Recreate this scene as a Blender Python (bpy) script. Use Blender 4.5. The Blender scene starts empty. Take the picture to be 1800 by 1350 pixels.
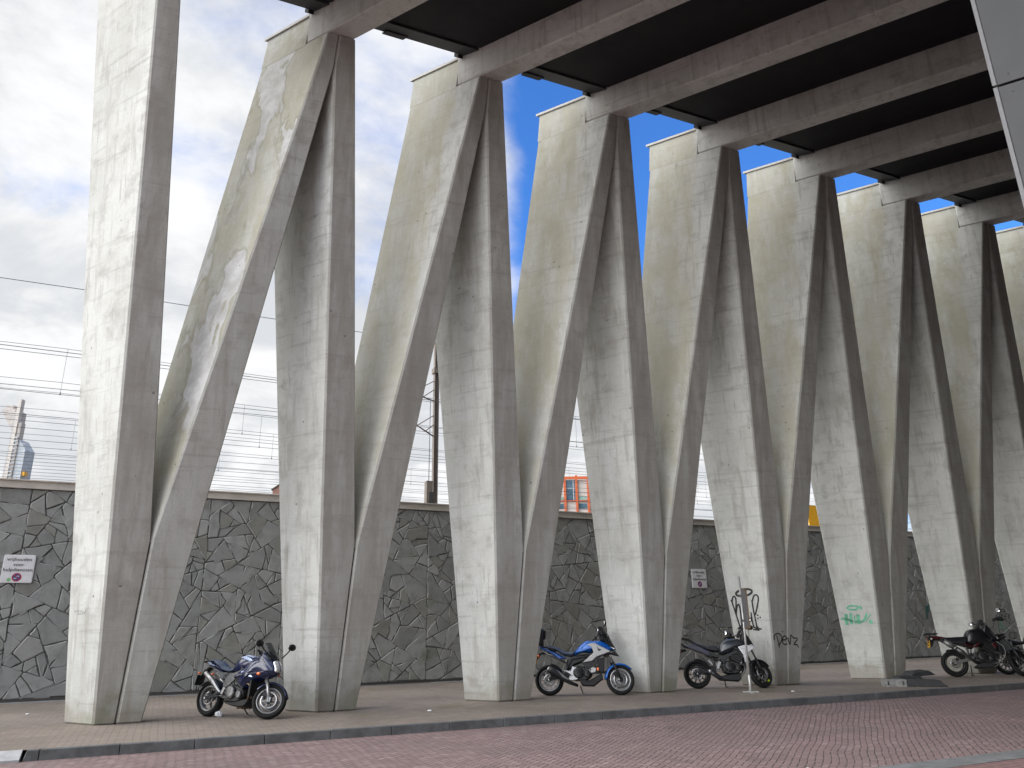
import bpy, bmesh, math, random
from mathutils import Vector, Matrix
random.seed(7)
R = math.radians
scene = bpy.context.scene
COL = scene.collection

# ------------------------------------------------------------------ camera
CAM_H = 1.408
FPX = 1318.42                       # focal length in pixels of the 1800 px wide photograph
CR = Vector((0.99986117, 0.00514597, -0.01584815))
CU = Vector((0.01666268, -0.30878947, 0.95098445))
CF = Vector((0.0, 0.95111649, 0.30883234))
cd = bpy.data.cameras.new('camera'); cam = bpy.data.objects.new('camera', cd); COL.objects.link(cam)
cd.sensor_width = 36; cd.sensor_fit = 'HORIZONTAL'; cd.lens = FPX / 1800 * 36
cd.clip_start = 0.05; cd.clip_end = 5000
m = Matrix((CR, CU, -CF)).transposed().to_4x4(); m.translation = Vector((0, 0, CAM_H)); cam.matrix_world = m
scene.camera = cam

# ------------------------------------------------------------------ light
SUN_AZ, SUN_EL = -105.0, 28.0       # azimuth clockwise from +Y
EXPO = 1.48
scene.view_settings.view_transform = 'Standard'
scene.view_settings.look = 'None'
scene.view_settings.exposure = EXPO
scene.view_settings.gamma = 1
sl = bpy.data.lights.new('sun', 'SUN'); so = bpy.data.objects.new('sun', sl); COL.objects.link(so)
sl.energy = 1.1; sl.angle = R(80); sl.color = (1, .965, .9)
sd = Vector((math.sin(R(SUN_AZ)) * math.cos(R(SUN_EL)), math.cos(R(SUN_AZ)) * math.cos(R(SUN_EL)), math.sin(R(SUN_EL))))
so.rotation_euler = sd.to_track_quat('Z', 'Y').to_euler()

class NT:                            # small helper for node trees
    def __init__(s, tree): s.t = tree; tree.nodes.clear()
    def n(s, typ, **kw):
        nd = s.t.nodes.new(typ)
        for k, v in kw.items(): setattr(nd, k, v)
        return nd
    def put(s, sock, v):
        if isinstance(v, bpy.types.NodeSocket): s.t.links.new(v, sock)
        elif v is not None:
            if hasattr(sock.default_value, '__len__') and not hasattr(v, '__len__'): v = [v] * len(sock.default_value)
            if hasattr(v, '__len__') and len(sock.default_value) == 4 and len(v) == 3: v = (*v, 1)
            sock.default_value = v
    def m(s, op, a, b=None, c=None, clamp=False):
        nd = s.n('ShaderNodeMath', operation=op, use_clamp=clamp)
        for i, v in enumerate((a, b, c)):
            if v is not None: s.put(nd.inputs[i], v)
        return nd.outputs[0]
    def v(s, op, a, b=None):
        nd = s.n('ShaderNodeVectorMath', operation=op)
        s.put(nd.inputs[0], a)
        if b is not None: s.put(nd.inputs[3] if op == 'SCALE' else nd.inputs[1], b)
        return nd.outputs['Value'] if op in ('DOT_PRODUCT', 'LENGTH', 'DISTANCE') else nd.outputs[0]
    def noise(s, vec, scale, detail=4, rough=.55, dist=0.0, out='Fac'):
        nd = s.n('ShaderNodeTexNoise'); s.put(nd.inputs['Vector'], vec)
        nd.inputs['Scale'].default_value = scale; nd.inputs['Detail'].default_value = detail
        nd.inputs['Roughness'].default_value = rough; nd.inputs['Distortion'].default_value = dist
        return nd.outputs[out]
    def ramp(s, f, lo, hi, a=0.0, b=1.0):
        nd = s.n('ShaderNodeMapRange', interpolation_type='SMOOTHSTEP')
        for i, v in enumerate((f, lo, hi, a, b)): s.put(nd.inputs[i], v)
        return nd.outputs[0]
    def mix(s, f, a, b, blend='MIX'):
        nd = s.n('ShaderNodeMix', data_type='RGBA', blend_type=blend)
        s.put(nd.inputs[0], f); s.put(nd.inputs[6], a); s.put(nd.inputs[7], b)
        return nd.outputs[2]
    def comb(s, x, y, z):
        nd = s.n('ShaderNodeCombineXYZ')
        for i, v in enumerate((x, y, z)): s.put(nd.inputs[i], v)
        return nd.outputs[0]
    def sep(s, v):
        nd = s.n('ShaderNodeSeparateXYZ'); s.put(nd.inputs[0], v); return nd.outputs
    def bump(s, h, strength, dist):
        nd = s.n('ShaderNodeBump'); s.put(nd.inputs['Height'], h)
        nd.inputs['Strength'].default_value = strength; nd.inputs['Distance'].default_value = dist
        return nd.outputs[0]

w = bpy.data.worlds.new('World'); scene.world = w; w.use_nodes = True
t = NT(w.node_tree)
out = t.n('ShaderNodeOutputWorld'); bg = t.n('ShaderNodeBackground'); bg.inputs[1].default_value = .1
sky = t.n('ShaderNodeTexSky', sky_type='NISHITA', sun_disc=False)
sky.sun_elevation = R(SUN_EL); sky.sun_rotation = R(SUN_AZ); sky.air_density = 1.0; sky.dust_density = .4; sky.ozone_density = 2.5
g = t.n('ShaderNodeTexCoord').outputs['Generated']
gx, gy, gz = t.sep(g)
zz = t.m('ADD', t.m('MAXIMUM', gz, 0.0), .28)
pl = t.comb(t.m('DIVIDE', gx, zz), t.m('DIVIDE', gy, zz), t.m('MULTIPLY', gz, .6))
n1 = t.noise(t.v('ADD', pl, (3.1, 1.7, 0)), 1.55, 9, .56, .25)
n2 = t.noise(t.v('ADD', pl, (8.3, 4.2, 2)), 2.6, 8, .6, .3)
blue = t.m('MULTIPLY', t.ramp(gx, -.05, .12), t.m('MULTIPLY', t.ramp(gy, .25, .5), t.ramp(gz, .85, .7)))
lowc = t.ramp(gz, .42, .24)
cov = t.m('ADD', t.m('SUBTRACT', t.m('ADD', n1, .16), t.m('MULTIPLY', blue, .42)), t.m('MULTIPLY', lowc, .42))
mask = t.ramp(cov, .43, .63)
ccol = t.mix(t.ramp(n2, .4, .6), (2.65, 2.73, 2.85), (3.6, 3.62, 3.65))
glow = t.ramp(t.v('DOT_PRODUCT', g, tuple(sd)), .12, .95, .4, 4.7)      # clouds are brighter round the veiled sun
glow = t.m('ADD', t.m('MULTIPLY', glow, t.ramp(gy, .25, -.05)), t.ramp(gy, -.05, .25))
ccol = t.v('SCALE', ccol, glow)
skyc = t.mix(1.0, sky.outputs[0], (.31, .63, 1.06), 'MULTIPLY')
t.put(bg.inputs[0], t.mix(mask, skyc, ccol)); t.t.links.new(bg.outputs[0], out.inputs[0])

# ------------------------------------------------------------------ frame of the colonnade
SC = .88
def uz(v): return Vector((v[0], v[1], 0)).normalized()
RV = Vector((0.91260925, 0.40883292, 0)).normalized()      # along the row
NV = Vector((-RV.y, RV.x, 0))                                # square to the row, away from the road
UV = Vector((-0.8594749, 0.51117794, 0)).normalized()       # roof beams run along this
ZV = Vector((0, 0, 1))
P0 = Vector((-3.7871, 16.8896, 0)) * SC
PITCH, WA, WB, DB, KL, HH = 4.0624 * SC, .386 * SC, .443 * SC, .95 * SC, 1.703 * SC, 15.8445 * SC
TA, TB, DT, DD2, BD, ZM, ZK = .409 * SC, .274 * SC, 2.40 * SC, .778 * SC, .973 * SC, 3.38 * SC, 14.86 * SC
ROT = math.atan2(RV.y, RV.x)
UL = Vector((UV.dot(RV), UV.dot(NV), 0))                    # UV in the row's own axes
WD, WH = 7.054 * SC, 5.612 * SC
RW = Vector((math.sin(1.108), math.cos(1.108), 0)); NW = Vector((-RW.y, RW.x, 0))
W0 = P0 + WD * NW
KERB = -3.1 * SC                                             # kerb line, square to the row
CAMP = Vector((0, 0, CAM_H))
ROADZ = -.12
def ray(x, y): return CF + CR * ((x - 900) / FPX) - CU * ((y - 675) / FPX)
def ground(x, y, z=0.0):
    d = ray(x, y); return CAMP + d * ((z - CAM_H) / d.z)
def on_plane(x, y, p, n):
    d = ray(x, y); return CAMP + d * ((p - CAMP).dot(n) / d.dot(n))
def at_dist(x, y, dist):
    d = ray(x, y); return CAMP + d * (dist / d.dot(CF))
def base(n): return P0 + RV * ((n - 2) * PITCH)

# ------------------------------------------------------------------ materials
MATS = {}
def newmat(name):
    mt = bpy.data.materials.new(name); mt.use_nodes = True
    t = NT(mt.node_tree); o = t.n('ShaderNodeOutputMaterial'); p = t.n('ShaderNodeBsdfPrincipled')
    t.t.links.new(p.outputs[0], o.inputs[0]); MATS[name] = mt
    return mt, t, p
def simple(name, col, rough=.5, metal=0.0, coat=0.0, var=.12, scale=40.0, alpha=1.0, spec=.5):
    mt, t, p = newmat(name)
    v = t.noise(t.n('ShaderNodeTexCoord').outputs['Object'], scale, 5, .6)
    t.put(p.inputs['Base Color'], t.mix(t.ramp(v, .3, .7), tuple(c * (1 - var) for c in col), tuple(min(1, c * (1 + var)) for c in col)))
    t.put(p.inputs['Roughness'], t.ramp(v, .25, .75, max(.02, rough - .08), min(1, rough + .1)))
    p.inputs['Metallic'].default_value = metal; p.inputs['Coat Weight'].default_value = coat; p.inputs['Coat Roughness'].default_value = .06
    p.inputs['Alpha'].default_value = alpha; p.inputs['Specular IOR Level'].default_value = spec
    return mt

def concrete(name, moss=0.0, patch=0.0, tone=(1, 1, 1), warm=.26, dark=1.0, front=0.0):
    mt, t, p = newmat(name)
    tc = t.n('ShaderNodeTexCoord').outputs['Object']
    rnd = t.n('ShaderNodeObjectInfo').outputs['Random']
    loc = t.n('ShaderNodeObjectInfo').outputs['Location']
    off = t.v('ADD', tc, t.v('ADD', t.v('SCALE', loc, 1.7), t.comb(t.m('MULTIPLY', rnd, 31.0), t.m('MULTIPLY', rnd, 17.0), t.m('MULTIPLY', rnd, 7.0))))
    x, y, z = t.sep(tc); ox, oy, oz = t.sep(off)
    big = t.noise(off, .55, 5, .6)
    mid = t.noise(off, 2.6, 7, .62, .2)
    streak = t.noise(t.comb(t.m('MULTIPLY', ox, 5.5), t.m('MULTIPLY', oy, 5.5), t.m('MULTIPLY', oz, .42)), 1.0, 6, .6)
    fine = t.noise(off, 34, 4, .7)
    boards = t.noise(t.comb(t.m('MULTIPLY', ox, .55), t.m('MULTIPLY', oy, .55), t.m('MULTIPLY', oz, 9.5)), 1.0, 5, .65)
    c = t.mix(t.ramp(big, .32, .7), tuple(a * b * dark for a, b in zip((.445, .453, .43), tone)), tuple(a * b * dark for a, b in zip((.565, .575, .555), tone)))
    c = t.mix(t.m('MULTIPLY', t.ramp(mid, .48, .7), .75), c, tuple(a * b * dark for a, b in zip((.345, .337, .317), tone)))
    c = t.mix(t.m('MULTIPLY', t.ramp(streak, .52, .7), .65), c, tuple(a * b * dark for a, b in zip((.32, .305, .275), tone)))
    c = t.mix(t.m('MULTIPLY', t.ramp(streak, .46, .3), .5), c, (.56 * dark, .56 * dark, .55 * dark))
    c = t.mix(t.m('MULTIPLY', t.ramp(t.noise(off, .9, 4, .6, .4), .5, .68), warm), c, (.34 * dark, .317 * dark, .272 * dark))
    c = t.mix(t.m('MULTIPLY', t.ramp(boards, .54, .68), .32), c, (.2 * dark, .19 * dark, .17 * dark))
    drip = t.noise(t.comb(t.m('MULTIPLY', ox, 15), t.m('MULTIPLY', oy, 15), t.m('MULTIPLY', oz, .22)), 1.0, 3, .6)
    c = t.mix(t.m('MULTIPLY', t.m('MULTIPLY', t.ramp(drip, .6, .68), t.ramp(big, .42, .6)), .36), c, (.15, .14, .115))
    c = t.mix(t.m('MULTIPLY', t.m('MULTIPLY', t.ramp(drip, .4, .35), t.ramp(big, .58, .42)), .4), c, (.62, .62, .6))
    pour = t.m('ABSOLUTE', t.m('SUBTRACT', t.m('FRACT', t.m('ADD', t.m('MULTIPLY', oz, .21), t.m('MULTIPLY', mid, .07))), .5))
    c = t.mix(t.m('MULTIPLY', t.ramp(pour, .01, .003), .16), c, (.2, .19, .17))
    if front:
        # brown run-off stain plus painted shade on the narrow end face towards the road
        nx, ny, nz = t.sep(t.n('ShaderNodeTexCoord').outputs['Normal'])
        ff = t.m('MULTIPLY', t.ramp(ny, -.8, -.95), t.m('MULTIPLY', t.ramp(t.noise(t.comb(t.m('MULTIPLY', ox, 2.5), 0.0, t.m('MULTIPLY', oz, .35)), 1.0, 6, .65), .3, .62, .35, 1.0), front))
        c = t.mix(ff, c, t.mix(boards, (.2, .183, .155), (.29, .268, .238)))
    if moss:
        v = t.m('DIVIDE', y, UL.y)
        wob = t.m('MULTIPLY', t.m('SUBTRACT', t.noise(t.comb(ox, oy, t.m('MULTIPLY', oz, .3)), 2.2, 6, .6), .5), .75)
        wet = t.ramp(t.m('ADD', v, wob), (-KL + DD2) - (.14 if not patch else .75), (-KL + DD2) + (.2 if not patch else -.35))
        wet = t.m('MULTIPLY', wet, t.ramp(z, .4, 4.5, .35, 1.0))
        wet = t.m('MULTIPLY', wet, t.ramp(t.sep(t.n('ShaderNodeTexCoord').outputs['Normal'])[1], -.92, -.8, .08, 1.0))
        mn = t.ramp(t.noise(t.comb(t.m('MULTIPLY', ox, 2.0), t.m('MULTIPLY', oy, 2.0), t.m('MULTIPLY', oz, .7)), 1.0, 8, .7), .34, .62, .3, 1.0)
        oc = t.mix(t.ramp(t.noise(off, 1.1, 5, .6), .35, .68), (.415, .395, .315), (.345, .332, .245))
        c = t.mix(t.m('MULTIPLY', t.m('MULTIPLY', wet, mn), moss), c, oc)
    if patch:
        # pale repair render in drawn-out shapes
        pn = t.noise(t.comb(t.m('MULTIPLY', x, 1.05), t.m('MULTIPLY', y, 1.05), t.m('MULTIPLY', z, .42)), 1.0, 4, .5, .5)
        fm = t.ramp(t.sep(t.n('ShaderNodeTexCoord').outputs['Normal'])[1], -.92, -.8)
        pn = t.m('ADD', pn, t.m('MULTIPLY', t.m('SUBTRACT', mid, .5), .09))
        pm = t.m('MULTIPLY', t.m('MULTIPLY', t.ramp(pn, .51, .535), t.ramp(z, 4.0, 5.5)), fm)
        rim = t.m('MULTIPLY', t.m('MULTIPLY', t.ramp(pn, .48, .515), t.ramp(z, 4.0, 5.5)), fm)
        c = t.mix(t.m('MULTIPLY', rim, .45 * patch), c, (.22, .21, .15))
        c = t.mix(t.m('MULTIPLY', pm, patch), c, t.mix(t.ramp(mid, .35, .65), (.58, .58, .575), (.43, .425, .405)))
    # moss and splash stain at the foot, ragged
    foot = t.m('MULTIPLY', t.ramp(t.m('ADD', z, t.m('MULTIPLY', t.m('SUBTRACT', mid, .5), 1.6)), .55, .1), .55)
    c = t.mix(foot, c, t.mix(t.ramp(t.noise(off, 1.4, 3), .5, .66), (.2, .175, .13), (.11, .12, .05)))
    # air holes and tie-bolt scars
    vo = t.n('ShaderNodeTexVoronoi'); t.put(vo.inputs['Vector'], off); vo.inputs['Scale'].default_value = 1.9
    hole = t.ramp(vo.outputs['Distance'], .055, .035)
    vo2 = t.n('ShaderNodeTexVoronoi'); t.put(vo2.inputs['Vector'], off); vo2.inputs['Scale'].default_value = 9.0
    hole2 = t.m('MULTIPLY', t.ramp(vo2.outputs['Distance'], .11, .07), t.ramp(mid, .5, .62))
    hh = t.m('MAXIMUM', hole, t.m('MULTIPLY', hole2, .7))
    c = t.mix(t.m('MULTIPLY', hh, .6), c, (.1, .095, .085))
    c = t.mix(t.ramp(fine, .3, .75, 0.0, .22), c, (.2 * dark, .19 * dark, .175 * dark))
    t.put(p.inputs['Base Color'], c)
    p.inputs['Roughness'].default_value = .86; p.inputs['Specular IOR Level'].default_value = .3
    h = t.m('ADD', t.m('MULTIPLY', fine, .12), t.m('SUBTRACT', t.m('ADD', t.m('MULTIPLY', boards, .35), t.m('MULTIPLY', mid, .5)), t.m('MULTIPLY', hh, .6)))
    t.put(p.inputs['Normal'], t.bump(h, .35, .03))
    return mt
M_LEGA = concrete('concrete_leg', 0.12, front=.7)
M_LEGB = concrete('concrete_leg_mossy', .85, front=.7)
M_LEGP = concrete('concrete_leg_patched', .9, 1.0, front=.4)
M_BEAM = concrete('concrete_beam', 0, 0, (1, 1, 1), .2, 1.12)
M_CAPC = simple('cap_metal', (.42, .41, .38), .6, .0, 0, .15, 6)
M_DARK = simple('soffit_black', (.007, .007, .01), .7, 0, 0, .25, 2)
M_STRIP = simple('soffit_edge_grey', (.05, .052, .056), .5, .2, 0, .25, 3)
M_CLAD = simple('cladding_panel_grey', (.055, .056, .058), .6, .0, 0, .06, 3)
M_CLADE = simple('cladding_edge', (.17, .17, .175), .6, 0, 0, .1, 20)

def stone_mat(name, rim):
    mt, t, p = newmat(name)
    tc = t.n('ShaderNodeTexCoord').outputs['Object']
    x, y, z = t.sep(tc)
    at = t.n('ShaderNodeAttribute', attribute_name='tone').outputs['Fac']
    r2 = t.m('FRACT', t.m('MULTIPLY', at, 37.0)); r3 = t.m('FRACT', t.m('MULTIPLY', at, 91.0))
    nn = t.noise(tc, 3.5, 7, .65, .3)
    fine = t.noise(t.comb(t.m('MULTIPLY', x, 9), y, t.m('MULTIPLY', z, 34)), 1, 5, .7)
    c = t.mix(at, (.22, .226, .22), (.31, .316, .307))
    c = t.mix(t.m('MULTIPLY', t.ramp(r2, .7, .95), .45), c, (.18, .175, .135))
    c = t.mix(t.ramp(nn, .4, .75, 0.0, .45), c, (.105, .105, .1))
    c = t.mix(t.ramp(fine, .48, .8, 0.0, .4), c, (.26, .26, .25))
    c = t.mix(t.m('MULTIPLY', t.ramp(t.noise(tc, .8, 5, .65), .56, .7), .5), c, (.12, .125, .08))
    if rim: c = t.mix(t.m('MULTIPLY', t.ramp(t.noise(tc, 2.2, 4), .36, .62, .1, .8), t.ramp(r3, .1, .7)), c, (.42, .42, .41))
    t.put(p.inputs['Base Color'], c); p.inputs['Roughness'].default_value = .92; p.inputs['Specular IOR Level'].default_value = .25
    t.put(p.inputs['Normal'], t.bump(t.m('ADD', t.m('MULTIPLY', nn, .6), t.m('MULTIPLY', fine, .25)), .5, .03))
    return mt
M_STONE = stone_mat('flagstone_cladding', 0); M_STONER = stone_mat('flagstone_chamfer', 1)
M_MORTAR = simple('mortar_dark', (.12, .12, .115), .9, 0, 0, .3, 12)
M_COPE = simple('coping_steel', (.5, .46, .41), .55, .0, 0, .12, 1.5)
M_COPED = simple('joint_dark', (.05, .045, .04), .8)

def herringbone():
    mt, t, p = newmat('red_brick_herringbone')
    tc = t.n('ShaderNodeTexCoord').outputs['Object']
    warp = t.noise(tc, .35, 3, .5, 0, 'Color')
    tcw = t.v('ADD', tc, t.v('SCALE', t.v('SUBTRACT', warp, (.5, .5, .5)), .28))
    mp = t.n('ShaderNodeMapping'); t.put(mp.inputs[0], tcw); mp.inputs['Rotation'].default_value = (0, 0, R(-45 + 2)); s = 1 / .082
    mp.inputs['Scale'].default_value = (s, s, s)
    x, y, z = t.sep(mp.outputs[0])
    i, j = t.m('FLOOR', x), t.m('FLOOR', y); fx, fy = t.m('SUBTRACT', x, i), t.m('SUBTRACT', y, j)
    k = t.m('FLOORED_MODULO', t.m('SUBTRACT', i, j), 4.0)
    def eq(v): return t.m('COMPARE', k, float(v), .3)
    e0, e1, e2, e3 = eq(0), eq(1), eq(2), eq(3)
    dx = t.m('MINIMUM', t.m('ADD', fx, e1), t.m('ADD', t.m('SUBTRACT', 1.0, fx), e0))
    dy = t.m('MINIMUM', t.m('ADD', fy, e2), t.m('ADD', t.m('SUBTRACT', 1.0, fy), e3))
    wob = t.m('MULTIPLY', t.m('SUBTRACT', t.noise(tc, 22, 3), .5), .08)
    d = t.m('ADD', t.m('MINIMUM', dx, dy), wob)
    wn = t.n('ShaderNodeTexWhiteNoise', noise_dimensions='2D')
    t.put(wn.inputs['Vector'], t.comb(t.m('SUBTRACT', i, e1), t.m('SUBTRACT', j, e2), 0.0))
    rv = wn.outputs['Value']
    big = t.noise(tc, .5, 5, .6); mid = t.noise(tc, 5, 6, .65)
    c = t.mix(rv, (.185, .122, .12), (.25, .172, .17))
    c = t.mix(t.ramp(rv, .86, 1.0, 0.0, .45), c, (.3, .235, .22))
    c = t.mix(t.ramp(big, .35, .68, 0.0, .55), c, (.16, .118, .112))
    c = t.mix(t.ramp(mid, .52, .78, 0.0, .4), c, (.33, .25, .24))
    tr = t.noise(t.comb(t.m('MULTIPLY', t.sep(tc)[0], .12), t.sep(tc)[1], 0.0), 1.3, 4)
    c = t.mix(t.ramp(tr, .5, .7, 0.0, .35), c, (.13, .1, .1))
    oil = t.ramp(t.noise(tc, .9, 7, .7, .5), .58, .72)
    c = t.mix(t.m('MULTIPLY', oil, .45), c, (.085, .066, .062))
    jm = t.m('MULTIPLY', t.ramp(d, .095, .045), t.ramp(t.noise(tc, 1.7, 4), .35, .6, .55, 1.0))
    c = t.mix(t.m('MULTIPLY', jm, .92), c, (.045, .035, .032))
    t.put(p.inputs['Base Color'], c); t.put(p.inputs['Roughness'], t.ramp(mid, .3, .7, .62, .85))
    t.put(p.inputs['Normal'], t.bump(t.m('ADD', t.m('ADD', t.ramp(d, .02, .13), t.m('MULTIPLY', rv, .35)), t.m('MULTIPLY', mid, .3)), .7, .014))
    return mt
M_ROAD = herringbone()

def brick_mat(name, c1, c2, cm, bw, bh, mort, moss=0.0, offset=.5, jd=.6):
    mt, t, p = newmat(name)
    tc = t.n('ShaderNodeTexCoord').outputs['Object']
    warp = t.noise(tc, .6, 3, .5, 0, 'Color')
    tw = t.v('ADD', tc, t.v('SCALE', t.v('SUBTRACT', warp, (.5, .5, .5)), .1))
    b = t.n('ShaderNodeTexBrick'); t.put(b.inputs['Vector'], tw); b.offset = offset
    b.inputs['Scale'].default_value = 1; b.inputs['Brick Width'].default_value = bw; b.inputs['Row Height'].default_value = bh
    b.inputs['Mortar Size'].default_value = mort; b.inputs['Mortar Smooth'].default_value = .4; b.inputs['Bias'].default_value = 0
    b.inputs['Color1'].default_value = (*c1, 1); b.inputs['Color2'].default_value = (*c2, 1); b.inputs['Mortar'].default_value = (*cm, 1)
    big = t.noise(tc, .45, 6, .62, .3); mid = t.noise(tc, 4.5, 6, .65)
    c = t.mix(t.m('MULTIPLY', b.outputs['Fac'], jd), t.mix(.5, b.outputs['Color'], c2), cm)
    c = t.mix(t.ramp(big, .36, .66, 0.0, .6), c, tuple(v * .62 for v in c1))
    c = t.mix(t.ramp(mid, .5, .75, 0.0, .45), c, tuple(min(1, v * 1.35) for v in c2))
    oil = t.ramp(t.noise(tc, 1.3, 6, .7, .6), .6, .72)
    c = t.mix(t.m('MULTIPLY', oil, .5), c, (.05, .044, .038))
    sp = t.noise(tc, 26, 3, .6)
    c = t.mix(t.ramp(sp, .68, .74, 0.0, .5), c, (.05, .045, .04))
    if moss:
        gm = t.m('MULTIPLY', t.ramp(t.noise(tc, .7, 5, .65, .4), .55, .72), t.ramp(mid, .35, .6))
        c = t.mix(t.m('MULTIPLY', gm, moss), c, (.1, .105, .035))
    t.put(p.inputs['Base Color'], c); p.inputs['Roughness'].default_value = .82
    t.put(p.inputs['Normal'], t.bump(t.m('SUBTRACT', t.m('MULTIPLY', mid, .4), b.outputs['Fac']), .45, .012))
    return mt
M_PAVE = brick_mat('pavement_brick_brown', (.18, .145, .121), (.245, .203, .172), (.07, .06, .05), .21, .07, .008, .7)
M_ROAD2 = brick_mat('red_brick_running', (.2, .115, .11), (.27, .165, .155), (.05, .04, .036), .21, .105, .012, .0)
M_KERB = simple('kerb_concrete', (.09, .093, .096), .75, 0, 0, .3, 5)
M_KERBL = simple('kerb_pale', (.36, .36, .37), .75, 0, 0, .15, 8)
M_GUT = simple('gutter_concrete', (.14, .143, .147), .75, 0, 0, .25, 6)
M_CHAN = simple('drain_channel', (.3, .31, .32), .6, .2, 0, .15, 6)
M_EARTH = simple('ballast_earth', (.16, .145, .125), .95, 0, 0, .3, 2)
M_PAINT = simple('spray_black', (.012, .012, .012), .6)
M_PAINTT = simple('marker_grey', (.13, .13, .13), .7)
M_GREEN = simple('spray_green', (.13, .38, .24), .7, 0, 0, .3, 9)
M_TEAL = simple('spray_teal', (.03, .1, .09), .7, 0, 0, .3, 9)
M_WHITE = simple('sign_white', (.66, .66, .68), .45, 0, 0, .05, 9)
M_LETT = simple('lettering_black', (.015, .015, .015), .6)
M_RED = simple('sign_red', (.38, .03, .06), .45)
M_BLUE = simple('sign_blue', (.03, .05, .2), .45)
M_LEAF = simple('sticker_green', (.2, .45, .2), .5, 0, 0, .3, 60)
M_GALV = simple('galvanised_steel', (.45, .45, .44), .45, .6, 0, .15, 25)
M_WIRE = simple('copper_wire_dark', (.1, .11, .13), .6, .3)
M_MAST = simple('mast_brown_steel', (.16, .135, .115), .7, .1, 0, .2, 3)
M_ORANGE = simple('orange_frame', (.6, .13, .04), .55, 0, 0, .1, 3)
M_PANEL = simple('facade_pale_panel', (.55, .52, .48), .7, 0, 0, .06, 1)
M_GLASS = simple('window_glass_blue', (.1, .18, .24), .08, .3, 0, .3, .6)
M_GLASSG = simple('window_glass_green', (.3, .45, .4), .12, .2, 0, .2, 1)
M_TOWER = simple('tower_brick_beige', (.52, .48, .45), .8, 0, 0, .15, .3)
M_TOWERL = simple('tower_fin_pale', (.62, .58, .54), .75, 0, 0, .1, .3)
M_TOWERB = simple('tower_glass_blue', (.52, .57, .62), .9, 0, 0, .1, .15, 1, .05)
M_YELLOW = simple('sign_yellow', (.8, .4, .005), .5, 0, 0, .04)
M_ROOFB = simple('gable_brick', (.3, .16, .12), .8, 0, 0, .2, 4)
M_RUBBER = simple('recycled_rubber', (.026, .027, .029), .8, 0, 0, .35, 14)
M_RUBL = simple('recycled_plastic_grey', (.2, .2, .195), .75, 0, 0, .3, 14)
M_TISSUE = simple('paper_white', (.75, .77, .78), .8)
M_GRASS = simple('weed_green', (.09, .12, .03), .8, 0, 0, .4, 30)
# motorcycles
M_NAVY = simple('paint_navy', (.004, .008, .045), .3, .0, .7, .04, 30)
M_NAVYS = simple('paint_silver_blue', (.35, .42, .6), .25, .5, .8, .1, 30)
M_COBALT = simple('paint_cobalt', (.006, .1, .42), .32, .15, .5, .04, 30)
M_SILV = simple('paint_silver', (.34, .34, .34), .4, .4, .4, .06, 30)
M_GREYP = simple('paint_grey_blue', (.02, .024, .03), .36, .2, .5, .04, 30)
M_WHITEP = simple('paint_pale_silver', (.55, .56, .58), .3, .3, .7, .05, 30)
M_BLKP = simple('paint_black', (.006, .006, .008), .35, 0, .35, .05, 30, 1, .35)
M_REDP = simple('paint_dark_red', (.06, .003, .006), .35, .1, .4, .15, 30)
M_PLAS = simple('plastic_black', (.011, .011, .012), .55, 0, 0, .25, 60, 1, .35)
M_PLASG = simple('plastic_charcoal', (.015, .016, .018), .5, 0, 0, .2, 60)
M_SEAT = simple('seat_vinyl', (.012, .013, .018), .5, 0, 0, .2, 90)
M_SEATB = simple('seat_vinyl_blue_grey', (.055, .075, .12), .38, 0, 0, .2, 90)
M_TYRE = simple('tyre_rubber', (.01, .01, .01), .8, 0, 0, .3, 50, 1, .3)
M_RIMG = simple('rim_grey', (.2, .2, .2), .4, .6, 0, .1, 40)
M_RIMS = simple('rim_silver', (.42, .42, .42), .42, .7, 0, .08, 40)
M_RIMB = simple('rim_black', (.02, .02, .02), .4, .3, 0, .1, 40)
M_ENG = simple('engine_black', (.025, .025, .026), .5, .4, 0, .35, 30)
M_ENGS = simple('engine_silver', (.38, .38, .38), .4, .7, 0, .25, 30)
M_STEEL = simple('steel_bright', (.36, .36, .36), .38, .9, 0, .1, 40)
M_STEELD = simple('steel_dark', (.12, .12, .12), .4, .7, 0, .2, 40)
M_HEADER = simple('exhaust_header_bronze', (.12, .085, .06), .4, .8, 0, .3, 40)
M_SCREEN = simple('screen_smoked', (.02, .022, .025), .12, 0, .2, .05, 10, .55, .3)
M_LENS = simple('headlight_lens', (.6, .62, .62), .08, .3, 1, .3, 50)
M_MIRR = simple('mirror_glass', (.85, .86, .87), .04, 1.0, 0, .02, 10)
M_AMBER = simple('amber_lens', (.8, .16, .02), .25, 0, .6, .05, 40)
M_TAILL = simple('tail_lamp_red', (.25, .01, .01), .2, 0, .8, .1, 40)
M_PLATE = simple('plate_yellow', (.75, .42, .03), .5, 0, 0, .04, 40)
M_BOX = simple('pannier_grey', (.2, .21, .215), .45, .4, 0, .1, 20)
M_CHART = simple('valve_chartreuse', (.45, .6, .02), .5)

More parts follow.
